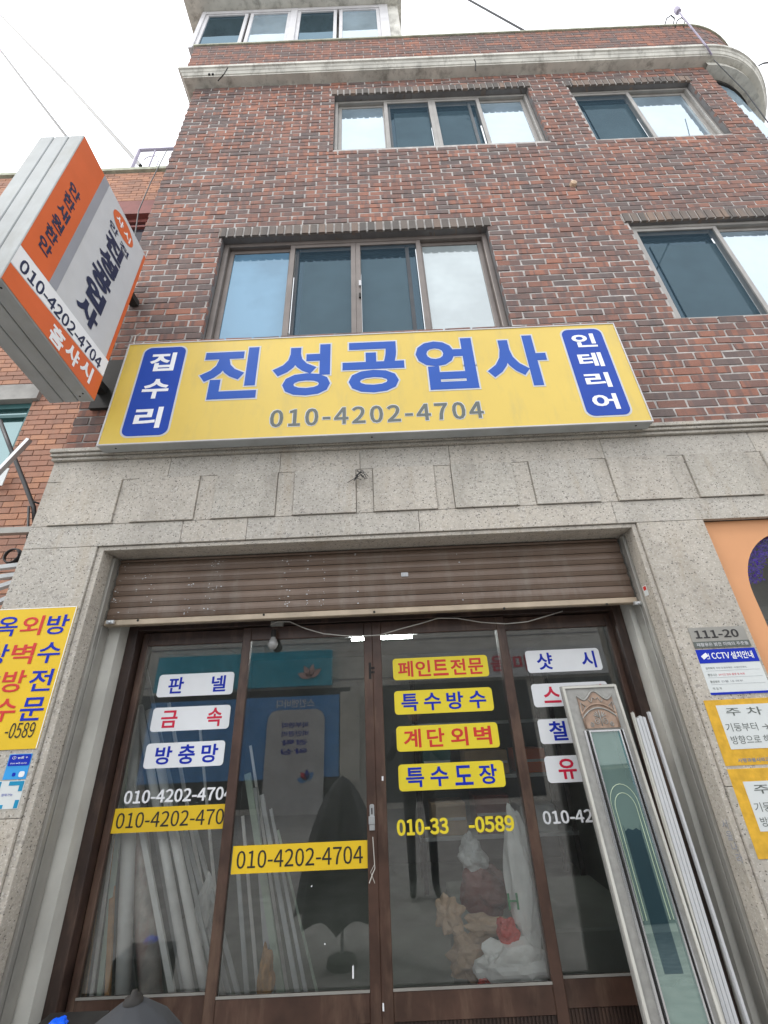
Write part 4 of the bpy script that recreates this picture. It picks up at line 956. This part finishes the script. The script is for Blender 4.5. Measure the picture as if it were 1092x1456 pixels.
for i in range(5200):
    t = rr.random(); a = R(180-180*t); rad = ar_*(1.02-.40*rr.random()**1.9); x = ax+rad*math.cos(a); z = az+rad*math.sin(a)+.03
    if z < az+.08: continue
    s = .010; y = Yo+.055+rr.random()*.05; d1 = Vector((rr.uniform(-1, 1), rr.uniform(-1, 1), rr.uniform(-1, 1))).normalized()*s; d2 = Vector((rr.uniform(-1, 1), rr.uniform(-1, 1), rr.uniform(-1, 1))).normalized()*s
    p = Vector((x, y, z)); vb.quad(p, p+d1, p+d1+d2, p+d2)
vb.build('violet_garland', M['violet'], os_, kind='stuff')

# ------------------------------------------------------------------ neighbouring orange brick house on the left
NY = 1.5; nbh = empty('orange_brick_house', (-5, NY, 0), 'lighter orange brick house set back on the left', 'house')
NW = [(-6.6, -3.94, 4.0, 4.95), (-5.4, -3.02, 6.95, 8.55)]
mw = MB()
for a, b, c, d in split_rects(-9, -2.04, 0, 9.86, NW): mw.quad((a, NY+.008, c), (b, NY+.008, c), (b, NY+.008, d), (a, NY+.008, d))
mw.build('wall', M['mortar_o'], nbh)
cnd = []
lint = [(-6.9, -3.87, 4.95, 5.17), (-5.6, -2.95, 8.55, 8.9)]
for r in range(int(9.86/BH)):
    z0 = r*BH+.005; z1 = z0+BH-.01
    for k in range(-1, 36):
        a = -9+k*.2+(r % 2)*.1+.004; b = a+.192
        a = max(a, -9); b = min(b, -2.045)
        if b-a < .04: continue
        sg = [(a, b)]
        for h in NW+lint:
            if h[2] < (z0+z1)/2 < h[3]: sg = [q for s0, s1 in sg for q in ((s0, min(s1, h[0])), (max(s0, h[1]), s1)) if q[1]-q[0] > .005]
        cnd += [(q[0], q[1], z0, z1) for q in sg]
def ar2(c):
    x, y, D = PXY(((c[0]+c[1])/2, NY, (c[2]+c[3])/2))
    full = abs(c[1]-c[0]-.192) < .002
    vis = 0 < x < 200 and 240 < y < 860 and not inpoly(x, y, [(0, 395), (120, 192), (208, 365), (133, 572), (105, 572), (0, 470)]) and x < 278-(y-128)*.368
    return (1/D if vis and full else 0)
cnd.sort(key=ar2, reverse=True)
vis = [c for c in cnd[:298] if ar2(c) > 0]; rest = cnd[len(vis):]
nm = MB().box(-.096, .096, 0, .03, -(BH-.01)/2, (BH-.01)/2).build('brick', M['orange_brick']).data
bpy.data.objects.remove([o for o in bpy.data.objects if o.data == nm][0])
for c in vis:
    o = bpy.data.objects.new('brick', nm); COL.objects.link(o); o.parent = nbh; o.matrix_parent_inverse = Matrix.Translation((5, -NY, 0))
    o.location = ((c[0]+c[1])/2, NY-.004+random.uniform(-.002, .002), (c[2]+c[3])/2)
mb = MB()
for a, b, c, d in rest: mb.box(a, b, NY-.004+random.uniform(-.002, .002), NY+.02, c, d)
mb.build('brick', M['orange_brick'], nbh, kind='stuff')
for (a, b, c, d), (la, lb, lc, ld_), lm, gm_ in zip(NW, lint, ('concrete', 'maroon'), ('tealglass', 'w_shadow')):
    MB().box(la, lb, NY-.05, NY+.1, lc, ld_).build('lintel', M[lm], nbh)
    w = MB().box(a, a+.05, NY+.03, NY+.1, c, d).box(b-.05, b, NY+.03, NY+.1, c, d).box(a+.05, b-.05, NY+.031, NY+.099, d-.07, d).box(a+.05, b-.05, NY+.031, NY+.099, d-.2, d-.16).box((a+b)/2, (a+b)/2+.05, NY+.032, NY+.098, c, d-.2).build('window', M['teal'] if lm == 'concrete' else M['maroon'], nbh)
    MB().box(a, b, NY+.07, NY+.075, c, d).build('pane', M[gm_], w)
MB().box(-9, -2.05, NY-.04, NY+.3, 9.86, 9.93).build('coping', M['coping'], nbh)
MB().box(-9, -2.05, NY+.05, NY+4, 9.6, 9.85).build('roof', M['concrete'], nbh)
gp = MB().tube([(-2.09, 1.3, .2), (-2.09, 1.3, 5.2)], .03, 8); tag(gp.build('drain_pipe', M['bronze']), 'rusty brown strip in the gap between the two brick houses', 'pipe')
rl = empty('roof_railing', (-4, NY+.1, 9.93), 'lilac grey railing with curled bars on the neighbour roof', 'railing')
rx0, rx1, rz0, rz1 = P(188, 238, NY).x, -2.4, 9.93, P(192, 214, NY).z
rr_ = MB().tube([(rx0, NY, rz1), (rx1, NY, rz1)], .028, 8); rr_.build('top_rail', M['lilac'], rl)
MB().tube([(rx0, NY, rz0), (rx0, NY, rz1)], .028, 8).build('post', M['lilac'], rl)
x = rx0+.28
while x < rx1:
    MB().tube([(x, NY, rz0), (x, NY, rz1)], .014, 6).build('baluster', M['lilac'], rl)
    MB().tube([(x+.13*math.cos(R(a)), NY, rz0+.3+(.14*math.sin(R(a)) if a > 0 else 0)) for a in range(180, -1, -20)]+[(x+.13, NY, rz0)], .008, 6).build('scroll', M['lilac'], rl)
    x += .42
pl_ = MB(); rr = random.Random(9)
for i in range(160):
    a = rr.random()*6.28; b = Vector((rx0+.4+rr.random()*.9, NY+.02+rr.random()*.2, 9.94)); t = b+Vector((math.cos(a)*.12, 0, .05+rr.random()*.14)); pl_.quad(b, b+Vector((.012, 0, 0)), t+Vector((.006, 0, 0)), t)
tag(pl_.build('roof_plant', M['plant']), 'dry grey-green plant growing behind the roof railing', 'plant')

# left-hand clutter beside the granite pillar
cl = MB(); cl.tube([P(0, 598, .9), P(14, 635, .9), P(34, 685, .9), P(48, 722, .9), P(50, 748, .9)], .018, 8); cl.tube([P(36, 690, .9), P(44, 712, .9), P(56, 716, .9)], .008, 6)
cl.tube([P(41, 720, .88), P(39, 770, .88), P(30, 800, .88), P(28, 830, .88)], .009, 6)
tag(cl.build('black_conduit', M['cable'], smooth=True), 'black cable bundle running down the gap left of the granite', 'cable')
co = MB(); q = P(16, 790, .85)
for k in range(3): co.tube([(q.x+(.055+.004*k)*math.cos(R(a)), q.y+.01*k, q.z+(.055+.003*k)*math.sin(R(a))) for a in range(0, 375, 15)], .0065, 6)
tag(co.build('cable_coil', M['cable'], smooth=True), 'coil of black cable hanging left of the granite pillar', 'cable')
bm_ = MB().bar(P(-20, 757, .85), P(49, 754, .85), .05, .05).build('steel_beam', M['rail']); tag(bm_, 'grey horizontal steel bar at the left edge above the cable coil', 'bar')
tb = MB().bar(P(-20, 690, .3), P(42, 625, .3), .03, .03, upv=(0, -1, .2)).build('square_tube', M['steel']); tag(tb, 'shiny square metal tube sticking up diagonally at the left edge', 'tube')
MB().bar(P(41.8, 625.2, .3), P(42.3, 624.7, .3), .022, .022, upv=(0, -1, .2)).build('tube_end', M['dark'], tb)
wp = MB().box(P(-10, 675, 1.4).x, P(9, 675, 1.4).x, 1.4, 1.41, P(3, 690, 1.4).z, P(3, 666, 1.4).z).build('white_card', M['paper']); tag(wp, 'small white card on the orange brick wall at the left edge', 'card')
for i, (ya, yb) in enumerate(((808, 803), (822, 817), (842, 828), (866, 850))):
    o = MB().bar(P(-30, ya+3, .7), P(35-i*7, yb, .7), .03, .04).build('grey_board', M['tube_g']); tag(o, ['top', 'second', 'third', 'lowest'][i]+' of the grey boards stacked in the gap left of the granite pillar', 'slat', 'grey boards in the gap')

# ------------------------------------------------------------------ roof pole, wires
rp = MB(); rp.tube([P(966, 18, -.16), P(1004, 65, -.16), P(1012, 78, -.10)], .009, 6); 
q = P(963, 15, -.16); rp.lathe((q.x, q.y, q.z), [(.0, -.06), (.03, -.05), (.035, .0), (.03, .05), (0, .06)], 10)
tag(rp.build('roof_pole', M['lilac']), 'thin pole with a round cap leaning out over the curved parapet', 'pole')
lo = MB()
for c in ((953, 30), (968, 33)): lo.tube([P(c[0]-8, c[1]+6, -.1), P(c[0]-5, c[1]-4, -.1), P(c[0]+1, c[1]-8, -.1), P(c[0]+6, c[1]-4, -.1), P(c[0]+4, c[1]+6, -.1)], .008, 5)
tag(lo.build('wire_loops', M['dark']), 'two small wire loops on the parapet coping beside the pole', 'wire')
def wire(pts, r, label):
    o = MB().tube(pts, r, 5).build('overhead_wire', M['cable']); tag(o, label, 'wire', 'overhead wires crossing the sky')
wire([P(-20, 0, 3.0), P(95, 118, 3), P(200, 236, 1.7)], .035, 'thin overhead wire in the sky, the longer one, passing right of the box sign')
wire([P(-20, 45, 3.0), P(60, 150, 3), P(91, 190, 3), P(120, 230, 3)], .035, 'thin overhead wire in the sky ending above the box sign top')
wire([P(640, -15, 3), P(735, 38, 3), P(760, 52, 3)], .03, 'thin overhead wire above the parapet at top centre')
wire([P(1015, 85, -.16), P(1060, 130, -.25), P(1100, 185, -.3)], .005, 'pale thin wire dropping from the pole past the curved cornice')
wire([P(1079, 93, -.2), P(1085, 90, -.4), P(1110, 86, -.8)], .008, 'short dark wire leaving the curved cornice at the right edge')
wire([P(238, 212, 1.45), P(214, 260, 1.3), P(197, 300, 1.2), P(192, 335, 1.1)], .008, 'pale wire hanging in the gap from the railing')
# anchor hook and stains on the cornice
ck = MB(); ck.tube([P(324, 96, -.16), P(318, 106, -.165), P(310, 115, -.11)], .006, 5); q = P(300, 105, -.15); ck.box(q.x-.03, q.x-.01, -.155, -.14, q.z-.02, q.z+.01).box(q.x+.01, q.x+.03, -.155, -.14, q.z-.02, q.z+.01)
B(ck, 'cornice_crack', M['dark'])
ck = MB(); q = P(675, 88, -.15); ck.tube([(q.x, -.155, q.z+.05), (q.x+.01, -.15, q.z), (q.x, -.11, q.z-.1)], .006, 5)
B(ck, 'cornice_crack', M['dark'])
nest = MB(); q = P(815, 262, -.01); rr = random.Random(2)
nest.lathe((q.x, -.02, q.z), [(0, -.02), (.03, -.01), (.035, .02)], 8, 'y')
tag(nest.build('mud_nest', M['bagtan']), 'small tan mud nest stuck to the brick wall between the upper windows', 'nest')

# ------------------------------------------------------------------ umbrella and blue bag at the bottom edge
ua = P(190, 1420, -1.234); um = empty('umbrella', (ua.x, ua.y, .0), 'half open charcoal parasol on a short pole between the camera and the left glass door', 'umbrella')
cn = MB(); NS = 48
prof = [(0.001, -.001), (.022, -.006), (.055, -.026), (.095, -.066), (.135, -.12), (.185, -.21), (.24, -.34), (.29, -.50), (.33, -.70), (.355, -.86)]
for i, (r_, h) in enumerate(prof):
    for k in range(NS):
        a = 2*math.pi*k/NS; f = abs(math.sin(a*4)); rr_2 = r_*(1-.16*f*min(1, i/5)); cn.v.append((ua.x+rr_2*math.cos(a), ua.y+rr_2*math.sin(a), ua.z+h+(.05*f if i == len(prof)-1 else 0)))
for i in range(len(prof)-1):
    for k in range(NS): cn.f.append((i*NS+k, i*NS+(k+1) % NS, (i+1)*NS+(k+1) % NS, (i+1)*NS+k)); cn.m.append(0)
cn.build('canopy', M['umb'], um, smooth=True)
MB().lathe(tuple(ua), [(.015, -.004), (.013, .002), (.006, .004), (.004, .010), (.001, .011)], 12).build('ferrule', M['dark'], um, smooth=True)
MB().tube([(ua.x, ua.y, ua.z-.01), (ua.x, ua.y, .05)], .012, 8).build('shaft', M['steel'], um)
MB().lathe((ua.x, ua.y, 0), [(.001, .07), (.04, .06), (.10, .04), (.11, .001)], 24).build('base', M['dark'], um)
for k in range(8):
    a = 2*math.pi*k/8
    MB().tube([(ua.x+r_*.985*math.cos(a), ua.y+r_*.985*math.sin(a), ua.z+h-.004) for r_, h in prof[1:]], .0025, 5).build('rib', M['steel'], um)
cq = P(95, 1450, .05)
cr = empty('plastic_crate', (cq.x, .05, .08), 'dark crate stack holding a blue bag at the lower left corner', 'crate')
for k in range(3):
    MB().box(cq.x-.13, cq.x+.10, -.02, .16, .081+k*.155, .081+k*.155+.15).build('crate_body', M['dark'], cr)
crumple('blue_bag', 'bright blue plastic bag lying at the lower left corner', (cq.x-.02, .03, .565), .032, .03, .014, M['brightblue'], 'bag', 31, .3)

# ------------------------------------------------------------------ street behind the camera (seen in the glass)
ob = empty('salon_building', (0, -7.2, 0), 'beige tiled building across the street with teal and blue shop signs, seen reflected', 'building')
MB().box(-14, 12, -14, -7.2, 0, 3.5).build('wall', M['opp'], ob)
for x0, x1 in ((-6, -.9), (-.5, 3), (3.4, 7)): MB().box(x0, x1, -7.24, -7.19, .1, 2.25).build('shopfront', M['oppd'], ob)
for z in (2.4, 3.2): MB().box(-14, 12, -7.21, -7.19, z, z+.02).build('tile_joint', M['grime_ink'], ob)
def mirtext(s, x0, x1, z0, z1, Y, mat, parent):
    # reads correctly when faced from the shop (looking towards -Y)
    uv, fs, _ = glyphs(s, .02); mb = MB()
    for u, v, w in uv: mb.v.append((x1-(x1-x0)*u, Y+.0004*w, z0+(z1-z0)*v))
    mb.f = list(fs); mb.m = [0]*len(fs); return mb.build('lettering', mat, parent)
s1 = MB().box(-5.2, -1.30, -7.18, -7.0, 2.30, 3.03).build('upper_sign', M['teal_sign'], ob)
s2 = MB().box(-5.2, -1.12, -7.18, -7.02, .6, 2.10).build('blue_sign', M['azure'], ob)
mirtext('스킨앤바디', -2.45, -1.65, 1.88, 2.04, -7.01, M['white'], ob)
pp = MB()
pts = rrect(-2.62, -1.42, -.1, 1.84, .22); pp.prism(pts, -6.99, -7.01); pp.build('poster', M['offwhite'], ob)
for i in range(4): mirtext(['피부관리', '비만관리', '경락', '왁싱'][i], -2.30, -1.75, 1.50-.16*i, 1.60-.16*i, -6.985, M['blue2'], ob)
def leafprint(cx, cz, L, w, ang, m_):
    mb = MB(); pt = []
    for i in range(12):
        t = i/11; pt.append((t*L, w*math.sin(math.pi*t)))
    for i in range(10, 0, -1):
        t = i/11; pt.append((t*L, -w*math.sin(math.pi*t)))
    c, s = math.cos(ang), math.sin(ang); mb.v = [(cx+x*c-z*s, -6.98, cz+x*s+z*c) for x, z in pt]; mb.f = [tuple(range(len(pt)))]; mb.m = [0]; mb.build('leaf_print', m_, ob)
for a in (40, 80, 120, 160): leafprint(-1.75, 2.45, .30, .06, R(a), M['pinkleaf'])
for a, m_ in ((50, 'azure'), (90, 'blue2'), (130, 'crimson'), (170, 'azure')): leafprint(-1.75, .55, .2, .05, R(a), M[m_])
MB().box(-1.10, -.70, -7.1, -7.0, .5, 2.15).build('mail_panel', M['cream'], ob)
MB().box(.2, 5, -7.18, -7.0, 2.3, 2.9).build('right_sign', M['offwhite'], ob); mirtext('엠마음', 2.2, 3.3, 2.42, 2.75, -6.99, M['crimson'], ob)
for x in (-13, 12.1):
    b2 = MB().box(x-3 if x < 0 else x, x if x < 0 else x+6, -13, -7.4, 0, 9).build('neighbour_block', M['concrete']); tag(b2, ('left' if x < 0 else 'right')+' grey concrete block across the street', 'building'); MB().box(x-2 if x < 0 else x+1, x-1 if x < 0 else x+2, -7.41, -7.38, 3, 4.4).build('window', M['oppd'], b2)

# ------------------------------------------------------------------ person taking the picture, seen in the reflections
pe = empty('person', (.24, -2.46, 0), 'person in dark jacket and trousers standing in the road, seen only as a reflection', 'person')
def skin(name, verts, edges, radii, mat, parent, root=0, lv=2):
    me = bpy.data.meshes.new(name); me.from_pydata(verts, edges, []); o = bpy.data.objects.new(name, me); COL.objects.link(o)
    md = o.modifiers.new('s', 'SKIN'); sv = me.skin_vertices[0].data
    for i, r_ in enumerate(radii): sv[i].radius = (r_, r_*.85) if not isinstance(r_, tuple) else r_
    sv[root].use_root = True
    ss = o.modifiers.new('ss', 'SUBSURF'); ss.levels = lv; ss.render_levels = lv
    me.materials.append(mat); o.parent = parent; o.matrix_parent_inverse = Matrix.Translation(-parent.location)
    return o
bx, by = .24, -2.46
V = [(0, 0, .95), (0, 0, 1.10), (0, 0, 1.28), (0, 0, 1.42), (0, .01, 1.50), (.19, 0, 1.40), (.30, .06, 1.14), (.14, .20, 1.28), (.06, .22, 1.38), (-.19, 0, 1.40), (-.30, .05, 1.16), (-.22, .15, 1.30), (-.16, .20, 1.38), (.10, 0, .90), (.11, .01, .50), (.11, -.02, .09), (.12, .13, .04), (-.10, 0, .90), (-.11, .01, .50), (-.11, -.02, .09), (-.12, .13, .04)]
E_ = [(0, 1), (1, 2), (2, 3), (3, 4), (3, 5), (5, 6), (6, 7), (7, 8), (3, 9), (9, 10), (10, 11), (11, 12), (0, 13), (13, 14), (14, 15), (15, 16), (0, 17), (17, 18), (18, 19), (19, 20)]
Rr = [.16, .16, .17, .12, .06, .085, .06, .045, .03, .085, .06, .045, .03, .095, .06, .045, .035, .095, .06, .045, .035]
skin('body', [(x+bx, y+by, z) for x, y, z in V], E_, Rr, M['lav'], pe)
hd = crumple('head', None, (bx, by+.02, 1.62), .078, .095, .115, M['skin'], seed=40, amp=.03, sub=3, parent=pe); hd.matrix_parent_inverse = Matrix.Translation(-pe.location)
hh_ = crumple('hair', None, (bx, by-.005, 1.655), .088, .10, .10, M['hair'], seed=41, amp=.1, sub=3, parent=pe); hh_.matrix_parent_inverse = Matrix.Translation(-pe.location)
